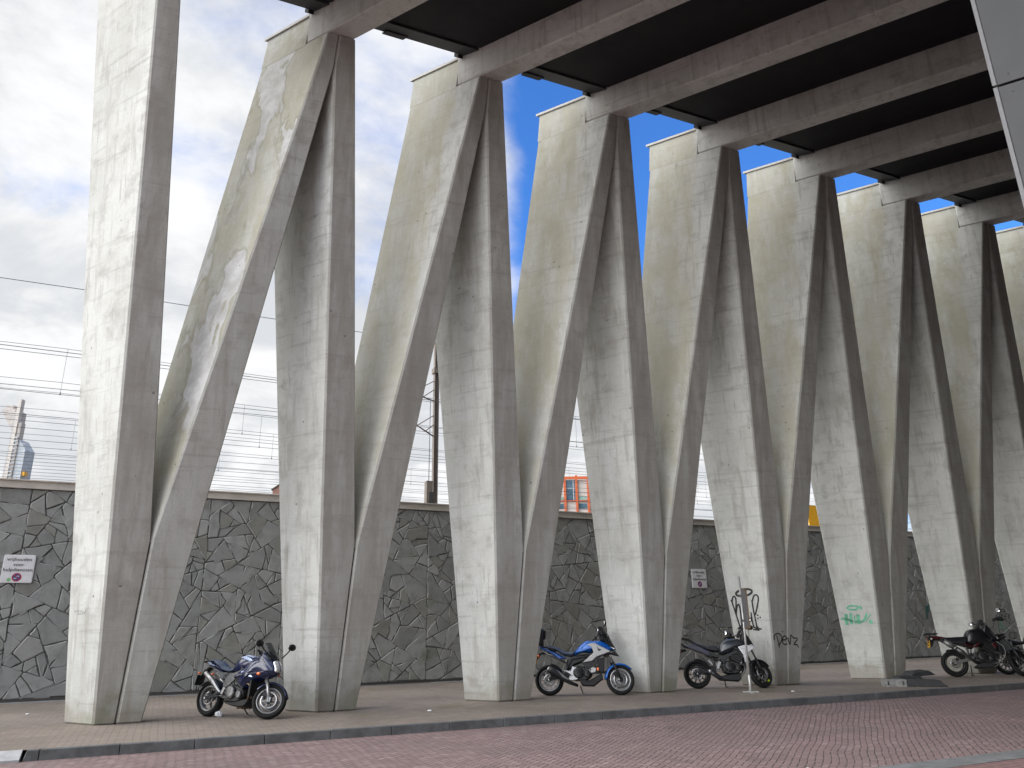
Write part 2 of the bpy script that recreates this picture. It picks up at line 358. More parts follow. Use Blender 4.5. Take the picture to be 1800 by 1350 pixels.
# ------------------------------------------------------------------ mesh helpers
class MB:
    def __init__(s, xf=None): s.v = []; s.f = []; s.sm = []; s.xf = xf; s.raw = []
    def add(s, vs, fs, smooth=False):
        o = len(s.v)
        for q in vs:
            q = Vector(q); s.raw.append(q); s.v.append(s.xf(q) if s.xf else q)
        for f in fs: s.f.append([i + o for i in f]); s.sm.append(smooth)
        return s
    def box(s, a, b, mat=None):
        x0, y0, z0 = a; x1, y1, z1 = b
        vs = [(x, y, z) for z in (z0, z1) for (x, y) in ((x0, y0), (x1, y0), (x1, y1), (x0, y1))]
        if mat is not None: vs = [mat @ Vector(q) for q in vs]
        return s.add(vs, [(3, 2, 1, 0), (4, 5, 6, 7), (0, 1, 5, 4), (1, 2, 6, 5), (2, 3, 7, 6), (3, 0, 4, 7)])
    def prism(s, bot, top):
        n = len(bot)
        return s.add(list(bot) + list(top), [list(range(n))[::-1], list(range(n, 2 * n))] + [(i, (i + 1) % n, n + (i + 1) % n, n + i) for i in range(n)])
    def tube(s, pts, r, seg=8, cap=True):
        pts = [Vector(p) for p in pts]; n = len(pts); rr = r if hasattr(r, '__len__') else [r] * n
        vs = []; up = None
        for i, p in enumerate(pts):
            d = (pts[min(i + 1, n - 1)] - pts[max(i - 1, 0)]).normalized()
            if up is None: up = Vector((0, 0, 1)) if abs(d.z) < .9 else Vector((1, 0, 0))
            a = d.cross(up).normalized(); b = a.cross(d).normalized(); up = b
            for k in range(seg):
                an = 2 * math.pi * k / seg; vs.append(p + (a * math.cos(an) + b * math.sin(an)) * rr[i])
        fs = [(i * seg + k, i * seg + (k + 1) % seg, (i + 1) * seg + (k + 1) % seg, (i + 1) * seg + k) for i in range(n - 1) for k in range(seg)]
        if cap: fs += [tuple(range(seg))[::-1], tuple(range((n - 1) * seg, n * seg))]
        return s.add(vs, fs, True)
    def lathe(s, prof, c, axis='y', seg=40, closed=True):
        # prof: (radius, offset along the axis)
        c = Vector(c); vs = []; n = len(prof)
        for k in range(seg):
            a = 2 * math.pi * k / seg; ca, sa = math.cos(a), math.sin(a)
            for (r, o) in prof:
                if axis == 'y': vs.append(c + Vector((r * ca, o, r * sa)))
                elif axis == 'z': vs.append(c + Vector((r * ca, r * sa, o)))
                else: vs.append(c + Vector((o, r * ca, r * sa)))
        m_ = n if closed else n - 1
        fs = [(k * n + i, ((k + 1) % seg) * n + i, ((k + 1) % seg) * n + (i + 1) % n, k * n + (i + 1) % n) for k in range(seg) for i in range(m_)]
        return s.add(vs, fs, True)
    def puff(s, poly, w, y0=0.0, ins=.03, rounds=1, ts=(-1, -.93, -.75, -.4, 0, .4, .75, .93, 1), taper=None, dome=0.0):
        # rounded body: side outline poly (x, z), half width w; taper(x, z) scales the half width
        p = [Vector((a, b)) for a, b in poly]
        for _ in range(rounds):
            q = []
            for i in range(len(p)):
                a, b = p[i], p[(i + 1) % len(p)]; q += [a * .78 + b * .22, a * .22 + b * .78]
            p = q
        n = len(p)
        area = sum(p[i].x * p[(i + 1) % n].y - p[(i + 1) % n].x * p[i].y for i in range(n))
        if area < 0: p = p[::-1]
        nor = []
        for i in range(n):
            e1 = (p[i] - p[i - 1]); e2 = (p[(i + 1) % n] - p[i])
            a = Vector((-e1.y, e1.x)); b = Vector((-e2.y, e2.x))
            q = (a.normalized() + b.normalized()) if a.length > 1e-9 and b.length > 1e-9 else a + b
            nor.append(q.normalized() if q.length > 1e-6 else Vector((0, 0)))
        vs = []
        for tt in ts:
            d = ins * (1 - math.sqrt(max(0, 1 - tt * tt)))
            for i in range(n):
                q = p[i] + nor[i] * d; k = taper(q.x, q.y) if taper else 1.0
                vs.append((q.x, y0 + tt * w * k, q.y))
        L = len(ts)
        if dome:
            lo, hi = vs[:n], vs[-n:]; pre, post = [], []
            for k, bl_ in ((.8, .45), (.5, .8), (.2, 1.0)):
                for ring, dst, sg in ((lo, pre, -1), (hi, post, 1)):
                    cx_ = sum(q[0] for q in ring) / n; cz_ = sum(q[2] for q in ring) / n
                    dst.append([(cx_ + (q[0] - cx_) * k, q[1] + sg * dome * bl_, cz_ + (q[2] - cz_) * k) for q in ring])
            vs = [q for r_ in pre[::-1] for q in r_] + vs + [q for r_ in post for q in r_]; L += 6
        fs = [(l * n + i, l * n + (i + 1) % n, (l + 1) * n + (i + 1) % n, (l + 1) * n + i) for l in range(L - 1) for i in range(n)]
        s.add(vs, fs, True)
        o = len(s.v) - len(vs)
        s.f.append([o + i for i in range(n)][::-1]); s.sm.append(False)
        s.f.append([o + (L - 1) * n + i for i in range(n)]); s.sm.append(False)
        return s
    def ribbon(s, pts, wd, nrm, r=None):
        # flat painted stroke through 3-D points lying on a plane of normal nrm
        pts = [Vector(p) for p in pts]; n = len(pts); vs = []
        for i, p in enumerate(pts):
            d = (pts[min(i + 1, n - 1)] - pts[max(i - 1, 0)]).normalized(); a = d.cross(nrm).normalized()
            k = wd * (.5 if not r else r[i]); vs += [p + a * k, p - a * k]
        return s.add(vs, [(2 * i, 2 * i + 1, 2 * i + 3, 2 * i + 2) for i in range(n - 1)])
    def disc(s, c, r, a, b, seg=20):
        c = Vector(c); return s.add([c + a * r * math.cos(2 * math.pi * k / seg) + b * r * math.sin(2 * math.pi * k / seg) for k in range(seg)], [tuple(range(seg))])
    def ico(s, c, r, sub=2, sx=(1, 1, 1), jit=0.0):
        bm = bmesh.new(); bmesh.ops.create_icosphere(bm, subdivisions=sub, radius=1)
        vs = [Vector(c) + Vector((v.co.x * sx[0], v.co.y * sx[1], v.co.z * sx[2])) * r * (1 + random.uniform(-jit, jit)) for v in bm.verts]
        s.add(vs, [[v.index for v in f.verts] for f in bm.faces], jit == 0); bm.free(); return s
    def mesh(s, name, mat, bevel=0.0, recalc=True):
        me = bpy.data.meshes.new(name); me.from_pydata([tuple(v) for v in s.v], [], s.f)
        for p, k in zip(me.polygons, s.sm): p.use_smooth = k
        if recalc or bevel:
            bm = bmesh.new(); bm.from_mesh(me); bmesh.ops.recalc_face_normals(bm, faces=bm.faces)
            if bevel: bmesh.ops.bevel(bm, geom=list(bm.edges), offset=bevel, segments=1, affect='EDGES', clamp_overlap=True)
            bm.to_mesh(me); bm.free()
        me.materials.append(mat); return me
    def build(s, name, mat, parent=None, bevel=0.0, recalc=True):
        o = bpy.data.objects.new(name, s.mesh(name, mat, bevel, recalc)); COL.objects.link(o)
        if parent: o.parent = parent
        return o
def tag(o, label=None, cat=None, group=None, kind=None):
    if label: o['label'] = label
    if cat: o['category'] = cat
    if group: o['group'] = group
    if kind: o['kind'] = kind
    return o
def thing(name, label, cat, loc=(0, 0, 0), rot=(0, 0, 0), group=None):
    o = bpy.data.objects.new(name, None); o.empty_display_size = .2; COL.objects.link(o)
    o.location = loc; o.rotation_euler = rot
    return tag(o, label, cat, group)
def inst(src, parent):
    c = src.copy(); COL.objects.link(c); c.parent = parent; return c
def chaikin(pts, it=2, closed=False):
    pts = [Vector(p) for p in pts]
    for _ in range(it):
        q = [] if closed else [pts[0]]
        for i in range(len(pts) - (0 if closed else 1)):
            a, b = pts[i], pts[(i + 1) % len(pts)]; q += [a * .75 + b * .25, a * .25 + b * .75]
        pts = q if closed else q + [pts[-1]]
    return pts
def text_mesh(txt, size, ext=.001, space=1.0):
    cu = bpy.data.curves.new('txt', 'FONT'); cu.body = txt; cu.size = size; cu.extrude = ext; cu.align_x = 'CENTER'; cu.space_character = space
    o = bpy.data.objects.new('txt', cu); COL.objects.link(o)
    dg = bpy.context.evaluated_depsgraph_get(); dg.update()
    me = bpy.data.meshes.new_from_object(o.evaluated_get(dg))
    vs = [v.co.copy() for v in me.vertices]; fs = [list(p.vertices) for p in me.polygons]
    bpy.data.objects.remove(o); bpy.data.curves.remove(cu); bpy.data.meshes.remove(me)
    return vs, fs

# ------------------------------------------------------------------ setting: ground sheets
def sheet(name, mat, s0, s1, p0, p1, z, parent=None):
    # rectangle in the row's frame (along, square)
    o = MB().add([(s0, p0, 0), (s1, p0, 0), (s1, p1, 0), (s0, p1, 0)], [(0, 1, 2, 3)]).build(name, mat, None, 0, False)
    o.location = P0 + ZV * z; o.rotation_euler = (0, 0, ROT)
    return tag(o, kind='structure')
sheet('terrain', M_EARTH, -2500, 2500, -2500, 2500, -.3)
KW = .16
sheet('pavement', M_PAVE, -60, 90, KERB + KW, WD * 1.0 + 6, 0)
GUT0, GUT1 = -9.27 * SC, -9.72 * SC
sheet('road', M_ROAD, -60, 90, GUT0, KERB + .02, ROADZ)
sheet('gutter_strip', M_GUT, -60, 90, GUT1, GUT0, ROADZ + .004)
sheet('side_road', M_ROAD2, -60, 90, -40, GUT1, ROADZ)
# kerb: single stones with open joints
kb = MB(); kp = MB(); L = .93
sj = ((ground(67, 1322) - P0).dot(RV)) % L
k0 = int(-45 / L)
dropk = (ground(67, 1322) - P0).dot(RV)
for i in range(-48, 90):
    a = sj + i * L; b = a + L - .007
    if abs(b - dropk) < .3 or a < dropk - .5:
        # lowered pale entry stones to the left
        tgt = kp
        if abs(b - dropk) < .3:
            kb.prism([(b - .2, KERB, ROADZ - .1), (b, KERB, ROADZ - .1), (b, KERB + KW, ROADZ - .1), (b - .2, KERB + KW, ROADZ - .1)],
                     [(b - .14, KERB + .02, .006), (b, KERB + .02, .006), (b, KERB + KW, .006), (b - .14, KERB + KW, .006)])
            b = b - .203
        kp.prism([(a, KERB - .04, ROADZ - .1), (b, KERB - .04, ROADZ - .1), (b, KERB + KW, ROADZ - .1), (a, KERB + KW, ROADZ - .1)],
                 [(a, KERB - .04, ROADZ + .03), (b, KERB - .04, ROADZ + .03), (b, KERB + KW, .005), (a, KERB + KW, .005)])
        continue
    dz = random.uniform(-.004, .004)
    kb.prism([(a, KERB, ROADZ - .1), (b, KERB, ROADZ - .1), (b, KERB + KW, ROADZ - .1), (a, KERB + KW, ROADZ - .1)],
             [(a, KERB + .025, .008 + dz), (b, KERB + .025, .008 + dz), (b, KERB + KW, .006 + dz), (a, KERB + KW, .006 + dz)])
for nm, mb, mt in (('kerb', kb, M_KERB), ('lowered_kerb', kp, M_KERBL)):
    o = mb.build(nm, mt, None, .007 if nm == 'kerb' else 0); o.location = P0; o.rotation_euler = (0, 0, ROT); tag(o, kind='structure')
# raised railway ground behind the wall
EMB = WH - .25
RWA = math.atan2(RW.y, RW.x)
o = MB().add([(-400, 0, 0), (400, 0, 0), (400, 900, 0), (-400, 900, 0)], [(0, 1, 2, 3)]).build('railway_embankment', M_EARTH, None, 0, False)
o.location = W0 + NW * .35 + ZV * EMB; o.rotation_euler = (0, 0, RWA); tag(o, kind='structure')

# ------------------------------------------------------------------ stone retaining wall
wall = thing('stone_wall', 'long dark grey flagstone retaining wall with a beige steel coping behind the columns', 'wall', W0, (0, 0, RWA))
MB().box((-45, .03, -.2), (80, .4, WH - .2)).build('mortar_bed', M_MORTAR, wall)
def cut(poly, p, d):
    a, b = [], []
    n = len(poly)
    for i in range(n):
        u, v = poly[i], poly[(i + 1) % n]; su = (u - p).cross(d); sv = (v - p).cross(d)
        (a if su >= 0 else b).append(u)
        if su * sv < 0:
            q = u + (v - u) * (su / (su - sv)); a.append(q); b.append(q)
    return a, b
def crazy(poly, out):
    n = len(poly); ar = abs(sum(poly[i].cross(poly[(i + 1) % n]) for i in range(n))) / 2
    if ar < rs.choice((.05, .09, .12, .16, .2, .24, .3, .4)) or n < 3: out.append(poly); return
    ctr = sum(poly, Vector((0, 0))) / n
    ax = max(((poly[i] - poly[j]) for i in range(n) for j in range(i)), key=lambda q: q.length)
    an = math.atan2(ax.y, ax.x) + math.pi / 2 + rs.gauss(0, .27)
    p = ctr + Vector((rs.gauss(0, .12), rs.gauss(0, .12))) * ax.length
    a, b = cut(poly, p, Vector((math.cos(an), math.sin(an))))
    if len(a) < 3 or len(b) < 3: out.append(poly); return
    crazy(a, out); crazy(b, out)
def shrink(poly, d):
    n = len(poly); res = []
    for i in range(n):
        a, b, c = poly[i - 1], poly[i], poly[(i + 1) % n]
        e1, e2 = (b - a), (c - b)
        if e1.length < 1e-4 or e2.length < 1e-4: res.append(b.copy()); continue
        n1 = Vector((-e1.y, e1.x)).normalized(); n2 = Vector((-e2.y, e2.x)).normalized()
        q = n1 + n2; k = q.length_squared
        res.append(b + (q * (2 / k) if k > .35 else q.normalized() * 1.6) * d if k > 1e-4 else b.copy())
    return res
rs = random.Random(11); stones = []
for k in range(-10, 33):
    crazy([Vector((k * 2, .07)), Vector((k * 2 + 2, .07)), Vector((k * 2 + 2, WH - .21)), Vector((k * 2, WH - .21))] if 0 else
          [Vector((k * 2 + rs.uniform(-.0, .0), .07)), Vector((k * 2 + 2, .07)), Vector((k * 2 + 2, WH - .21)), Vector((k * 2, WH - .21))], stones)
vs, fs, tn, mi = [], [], [], []
for po in stones:
    n = len(po)
    if sum(po[i].cross(po[(i + 1) % n]) for i in range(n)) < 0: po = po[::-1]
    ar = sum(po[i].cross(po[(i + 1) % n]) for i in range(n)) / 2
    jt = rs.uniform(.005, .012); ch_ = rs.uniform(.01, .02)
    if ar < .03: jt, ch_ = .006, .006
    # broken, slightly wandering edges: add mid points
    q = []
    for i in range(n):
        a, b = po[i], po[(i + 1) % n]; q.append(a); ln = (b - a).length
        for f in ([.5] if ln > .22 else []) + ([.25, .75] if ln > .55 else []):
            q.append(a.lerp(b, f) + Vector((rs.gauss(0, .009), rs.gauss(0, .009))))
    q2 = []                                   # knocked-off corners
    for i in range(len(q)):
        a, b, c = q[i - 1], q[i], q[(i + 1) % len(q)]; d1, d2 = (a - b), (c - b)
        k = min(rs.uniform(.015, .05), d1.length * .35, d2.length * .35)
        if d1.length > 1e-4 and d2.length > 1e-4 and d1.angle(d2) < 2.7: q2 += [b + d1.normalized() * k, b + (d1.normalized() + d2.normalized()) * k * .28, b + d2.normalized() * k]
        else: q2.append(b)
    q = q2
    o1 = shrink(q, jt); o2 = shrink(q, jt + ch_); n = len(o1); yy = rs.uniform(-.012, .008); o = len(vs)
    vs += [(p.x, .032, p.y) for p in o1] + [(p.x, yy + .012, p.y) for p in o1] + [(p.x, yy + rs.gauss(0, .002), p.y) for p in o2]
    tv = rs.random()
    fs.append([o + 2 * n + i for i in range(n)]); tn.append(tv); mi.append(0)
    for L_ in (0, 1):
        for i in range(n): fs.append((o + L_ * n + i, o + L_ * n + (i + 1) % n, o + (L_ + 1) * n + (i + 1) % n, o + (L_ + 1) * n + i)); tn.append(tv); mi.append(L_)
me = bpy.data.meshes.new('stone_cladding'); me.from_pydata(vs, [], fs)
me.attributes.new('tone', 'FLOAT', 'FACE').data.foreach_set('value', tn)
me.materials.append(M_STONE); me.materials.append(M_STONER); me.polygons.foreach_set('material_index', mi)
o = bpy.data.objects.new('stone_cladding', me); COL.objects.link(o); o.parent = wall
cb = MB(); jd = MB()
cj = (on_plane(1024, 905, W0, NW) - W0).dot(RW); CL = 4.4
for i in range(-14, 20):
    a = cj + i * CL
    cb.box((a + .006, -.05, WH - .2), (a + CL - .006, .5, WH - .03)); cb.box((a + .006, -.1, WH - .03), (a + CL - .006, .55, WH))
    for sx in (-.09, .09):
        for sz in (.06, .13): jd.lathe([(0, 0), (.014, 0), (.014, .012), (0, .012)], (a + sx, -.06, WH - .2 + sz), 'y', 8)
cb.build('coping', M_COPE, wall); jd.build('coping_bolts', M_COPED, wall)
MB().box((-45, -.035, -.01), (80, 0, .07)).build('base_gap', M_COPED, wall)
ch = MB(); ch.box((-45, -.22, -.02), (80, -.04, .012)); ch.build('drain_channel', M_CHAN, wall)
gr = MB()
gs = (on_plane(262, 1222, W0, NW) - W0).dot(RW)
for i in range(140): gr.box((gs + i * .05, -.2, .012), (gs + i * .05 + .022, -.06, .02))
gr.build('drain_grating', M_STEELD, wall)

# ------------------------------------------------------------------ V columns
G = .007
def P(rr, v, z): return Vector((rr + v * UL.x, v * UL.y, z))
def vf(z): return -KL * z / HH
def vb(z): return DB + (DT - KL - DB) * z / HH
def leg_mesh(name, outline, mat):
    mb = MB(); fr = [P(a, vf(z), z) for a, z in outline]; bk = [P(a, vb(z), z) for a, z in outline]
    mb.prism(fr, bk); return mb.mesh(name, mat, .028)
H2 = PITCH / 2
outA = [(-WA, 0), (-G, 0), (-G, ZM), (-H2 + TA, HH), (-H2 + G, HH), (-H2 + G, ZK)]
outB = [(G, 0), (WB, 0), (H2 - G, ZK), (H2 - G, HH), (H2 - TB, HH), (G, ZM)]
zt_ = HH + 3.0
outA1 = [(-WA, 0), (-G, 0), (-G, ZM), (-G + (-H2 + TA + G) * (zt_ - ZM) / (HH - ZM), zt_), (-WA + (-H2 + G + WA) * zt_ / ZK, zt_)]
meA1 = leg_mesh('leg', outA1, M_LEGA)          # the end leg runs on above the deck
meA = leg_mesh('leg', outA, M_LEGA); meB = leg_mesh('leg', outB, M_LEGB); meP = leg_mesh('leg', outB, M_LEGP)
VL = {1: 'leftmost V-shaped concrete column, its right leg blotched with pale repair patches',
      2: 'V-shaped concrete column directly behind the headlight of the dark navy motorcycle',
      3: 'V-shaped concrete column just left of the blue and silver motorcycle, its foot beside the rear wheel',
      4: 'V-shaped concrete column right behind the front wheel of the blue and silver motorcycle',
      5: 'V-shaped concrete column with black loop graffiti and a Denz tag near its foot',
      6: 'V-shaped concrete column with a green spray scribble on its pale face',
      7: 'V-shaped concrete column behind the black and red motorcycle',
      8: 'V-shaped concrete column cut by the right edge, behind the pannier motorcycle'}
VS = {}
NV_LAST = 12
for n in range(1, NV_LAST + 1):
    c = thing('support_column', VL.get(n, 'V-shaped concrete column farther along the row past the right edge'), 'column', base(n), (0, 0, ROT), 'V-shaped concrete columns in a row')
    for me in (meA1 if n == 1 else meA, meP if n == 1 else meB):
        l = bpy.data.objects.new('leg', me); COL.objects.link(l); l.parent = c
    VS[n] = c
    if n == 1:
        l['label'] = 'inclined leg with pale render patches and olive moss'
# moulded joint filler in the groove of each column foot
jm = None
for n in range(1, NV_LAST + 1):
    if jm is None:
        mb = MB(); mb.prism([P(-G * .8, vf(0) + .03, 0.01), P(G * .8, vf(0) + .03, 0.01), P(G * .8, vf(0) + .2, 0.01), P(-G * .8, vf(0) + .2, 0.01)],
                            [P(-G * .8, vf(ZM) + .03, ZM - .05), P(G * .8, vf(ZM) + .03, ZM - .05), P(G * .8, vf(ZM) + .2, ZM - .05), P(-G * .8, vf(ZM) + .2, ZM - .05)])
        jm = mb.build('joint_filler', M_COPED, VS[n])
    else: inst(jm, VS[n])

# ------------------------------------------------------------------ roof beams
BLEN = 27.0
bl = MB(); V0_, V1_ = -KL + DD2 - .004, -KL - BLEN
bl.prism([P(-TB, V0_, HH + .004), P(TA, V0_, HH + .004), P(TA, V1_, HH + .004), P(-TB, V1_, HH + .004)],
         [P(-TB, V0_, HH + BD), P(TA, V0_, HH + BD), P(TA, V1_, HH + BD), P(-TB, V1_, HH + BD)])
me_beam = bl.mesh('beam', M_BEAM, .025)
bl0 = MB(); bl0.prism([P(.02, V0_, HH + .004), P(TA, V0_, HH + .004), P(TA, V1_, HH + .004), P(.02, V1_, HH + .004)],
         [P(.02, V0_, HH + BD), P(TA, V0_, HH + BD), P(TA, V1_, HH + BD), P(.02, V1_, HH + BD)])
me_beam0 = bl0.mesh('beam', M_BEAM, .025)
eb = MB(); a0, a1 = -KL + DD2 + .01, -KL + DT; zb0 = HH - .06; lean = .075; e_ = .004
eb.prism([P(-TB - e_ - .008, a0, zb0), P(TA + e_, a0, zb0), P(TA + e_, a1, zb0), P(-TB - e_ - .008, a1, zb0)],
         [P(-TB + lean, a0, HH + BD - .06), P(TA - lean * .6, a0, HH + BD - .06), P(TA - lean * .6, a1, HH + BD - .06), P(-TB + lean, a1, HH + BD - .06)])
me_end = eb.mesh('end_block', M_LEGB)
cp = MB(); a1 += .07
cp.prism([P(-TB + .03, a0, HH + BD - .056), P(TA, a0, HH + BD - .056), P(TA, a1, HH + BD - .056), P(-TB + .03, a1, HH + BD - .056)],
         [P(-TB + .03, a0, HH + BD + .01), P(TA, a0, HH + BD + .01), P(TA, a1, HH + BD + .01), P(-TB + .03, a1, HH + BD + .01)])
me_cap = cp.mesh('cap', M_CAPC)
ordn = ['cut off by the top edge above the leftmost column', 'first seen whole from the left', 'second seen whole from the left', 'third seen whole from the left',
        'fourth seen whole from the left', 'fifth seen whole from the left', 'sixth seen whole from the left', 'seventh from the left, small at the right edge']
for n in range(0, NV_LAST + 1):
    lb = 'grey concrete roof beam under the dark deck, ' + ordn[n] if n < len(ordn) else 'grey concrete roof beam farther along past the right edge'
    b = thing('roof_beam', lb, 'beam', base(n) + RV * H2, (0, 0, ROT), 'parallel concrete roof beams')
    for nm, me in (('beam', me_beam), ('end_block', me_end), ('cap', me_cap)):
        if n == 0 and nm != 'beam': continue
        if n == 0: me = me_beam0
        o = bpy.data.objects.new(nm, me); COL.objects.link(o); o.parent = b

# ------------------------------------------------------------------ dark deck soffit
deck = thing('bridge_deck', 'black panelled bridge deck carried on the concrete roof beams', 'bridge', base(0) + RV * H2, (0, 0, ROT))
n_b = NV_LAST
dk = MB(); va, vz = -KL + DD2 - .18, -KL - BLEN; rx = n_b * PITCH + 1
dk.prism([P(-.3, va, HH + BD + .015), P(rx, va, HH + BD + .015), P(rx, vz, HH + BD + .015), P(-.3, vz, HH + BD + .015)],
         [P(-.3, va, HH + BD + .5), P(rx, va, HH + BD + .5), P(rx, vz, HH + BD + .5), P(-.3, vz, HH + BD + .5)])
dk.build('deck_slab', M_DARK, deck)
for i in range(n_b):
    r0, r1 = i * PITCH + TA + .01, (i + 1) * PITCH - TB - .01
    zt, zb = HH + BD + .012, HH + BD - .07
    if i == 0:
        pm = MB(); q0 = va - .52
        pm.prism([P(r0, q0, zb), P(r1, q0, zb), P(r1, vz, zb), P(r0, vz, zb)], [P(r0, q0, zt), P(r1, q0, zt), P(r1, vz, zt), P(r0, vz, zt)])
        pn = pm.build('soffit_panel', M_DARK, deck)
        sm = MB(); q1 = va - .03; q2 = va - .47; zc = zb - .045
        sm.prism([P(r0, q1, zc + .05), P(r1, q1, zc + .05), P(r1, q2, zc), P(r0, q2, zc)], [P(r0, q1, zt), P(r1, q1, zt), P(r1, q2, zt), P(r0, q2, zt)])
        st = sm.build('edge_strip', M_STRIP, deck)
        bm_ = MB(); rb = r0 + .95
        bm_.prism([P(rb, q1 + .035, zc - .0), P(rb + .5, q1 + .035, zc - .0), P(rb + .5, q1 - .12, zc - .0), P(rb, q1 - .12, zc - .0)],
                  [P(rb, q1 + .035, zc + .045), P(rb + .5, q1 + .035, zc + .045), P(rb + .5, q1 - .12, zc + .045), P(rb, q1 - .12, zc + .045)])
        br = bm_.build('bracket', M_STRIP, deck)
        hk = MB(); hk.prism([P(r1 - .14, q1 + .12, zb - .02), P(r1 - .02, q1 + .12, zb - .02), P(r1 - .02, q1, zb - .1), P(r1 - .14, q1, zb - .1)],
                            [P(r1 - .14, q1 + .12, zt), P(r1 - .02, q1 + .12, zt), P(r1 - .02, q1, zt), P(r1 - .14, q1, zt)])
        hk = hk.build('hanger', M_DARK, deck)
    else:
        for s_ in (pn, st, br, hk):
            c = inst(s_, deck); c.location = (i * PITCH, 0, 0)

# ------------------------------------------------------------------ clad pier on the road side (right, close)
pier = thing('clad_pier', 'tall grey panel-clad pier close to the viewer at the upper right', 'pier', P0, (0, 0, ROT))
pr, pv = -1.0 * SC, -14.0 * SC
zj = 9.18 * SC; PH = HH + BD
M_STEELD_ = simple('fixing_steel', (.1, .1, .1), .5, .5)
pb = MB(); pb.prism([P(pr + .06, pv - .06, 0), P(pr + .75, pv - .06, 0), P(pr + .75, pv - 7.0, 0), P(pr + .06, pv - 7.0, 0)],
                    [P(pr + .06, pv - .06, PH), P(pr + .75, pv - .06, PH), P(pr + .75, pv - 7.0, PH), P(pr + .06, pv - 7.0, PH)])
pb.build('core', M_DARK, pier)
zz_ = [zj + k * 2.85 for k in range(-4, 4)]
for k in range(len(zz_)):
    z0 = max(ROADZ - .05, zz_[k] - 2.85 + .018); z1 = min(PH, zz_[k] - .018)
    if z1 - z0 < .1: continue
    pp = MB(); pp.prism([P(pr, pv, z0), P(pr + .06, pv, z0), P(pr + .06, pv - 7.0, z0), P(pr, pv - 7.0, z0)],
                        [P(pr, pv, z1), P(pr + .06, pv, z1), P(pr + .06, pv - 7.0, z1), P(pr, pv - 7.0, z1)])
    pp.build('cladding_panel', M_CLAD, pier, .004)
    for vv in (-.14, -1.6, -3.2):
        for zz0 in (z0 + .12, z1 - .12): MB().lathe([(0, -.004), (.012, -.004), (.012, 0), (0, 0)], P(pr, pv + vv, zz0), 'x', 10).build('fixing', M_STEELD_, pier)
    pe = MB(); pe.prism([P(pr - .012, pv + .05, z0), P(pr + .1, pv + .05, z0), P(pr + .1, pv + .003, z0), P(pr - .012, pv + .003, z0)],
                        [P(pr - .012, pv + .05, z1), P(pr + .1, pv + .05, z1), P(pr + .1, pv + .003, z1), P(pr - .012, pv + .003, z1)])
    pe.build('edge_trim', M_CLADE, pier)
# ------------------------------------------------------------------ unseen building added across the road to shade the column fronts
bl_ = thing('added_shade_building', 'unseen dark building added across the road to shade the columns', 'building', P0, (0, 0, ROT))
bp_ = -25.5 * UL.y; br0, br1 = .5, 62.0
MB().box((br0, bp_ - 8, -.3), (br1, bp_, HH + BD - .2)).build('wall', M_CLAD, bl_)
mb = MB()
for k in range(5): mb.box((br0 - .1, bp_ + .002, .2 + k * 3.0), (br1, bp_ + .12, .5 + k * 3.0))
for k in range(22): mb.box((br0 + k * 3.0 - .06, bp_ + .002, .5), (br0 + k * 3.0 + .06, bp_ + .09, 12.2))
mb.build('mullions', M_STRIP, bl_)
#@@PART2@@
# ------------------------------------------------------------------ graffiti
def stroke_mb(mb, pts, wd, p, n, smooth=2, closed=False):
    q = [on_plane(x, y, p, n) for x, y in pts]
    if smooth: q = chaikin(q, smooth, closed)
    if closed: q.append(q[0].copy())
    mb.ribbon(q, wd, n)
def to_local(mb, parent_loc):
    rm = Matrix.Rotation(-ROT, 3, 'Z'); mb.v = [rm @ (v - parent_loc) for v in mb.v]; return mb
def face_left(n):       # broad left face of the left leg of column n
    b = base(n); f = b - RV * WA; e = (RV * (-H2 + G + WA) + UV * vf(ZK) + ZV * ZK)
    nn = UV.cross(e).normalized(); nn = nn if nn.dot(CAMP - f) > 0 else -nn
    return f + nn * .004, nn
def face_front(n):
    nn = RV.cross(UV * vf(HH) + ZV * HH).normalized(); b = base(n); nn = nn if nn.dot(CAMP - b) > 0 else -nn
    return b + nn * .004, nn
def ell(cx, cy, rx, ry, tilt=0, n=14, a0=0, a1=360):
    o = []
    for k in range(n):
        a = R(a0 + (a1 - a0) * k / n); x, y = rx * math.cos(a), ry * math.sin(a); c, s = math.cos(R(tilt)), math.sin(R(tilt))
        o.append((cx + x * c - y * s, cy + x * s + y * c))
    return o
def zz8(pts): return [(1260 + x / 10.39, 1010 + y / 10.39) for x, y in pts]
p, n = face_left(5); mb = MB()
stroke_mb(mb, zz8(ell(495, 330, 150, 62, -10)), .05, p, n, 1, True)
for st in ([(262, 458), (340, 690), (425, 960)], [(278, 500), (288, 410), (322, 392), (352, 440), (350, 620), (352, 720)], [(352, 700), (372, 560), (400, 535), (425, 620), (458, 920)],
           [(432, 400), (448, 640), (470, 800), (492, 930)], [(640, 470), (665, 640), (700, 790), (738, 990)], [(648, 480), (672, 385), (715, 362), (765, 410), (745, 560), (702, 740)],
           [(625, 690), (640, 820), (675, 960)], [(650, 950), (730, 985), (820, 995)], [(660, 1000), (780, 1018)], [(720, 930), (760, 975)], [(400, 985), (440, 940), (500, 905)], [(410, 960), (470, 960)]):
    stroke_mb(mb, zz8(st), .036, p, n)
for c in ((748, 745), (792, 782), (752, 800)):
    q = zz8([c])[0]; mb.disc(on_plane(*q, p, n), .02, UV, ZV)
to_local(mb, base(5)).build('graffiti', M_PAINT, VS[5], 0, False)
p, n = face_front(5); mb = MB()
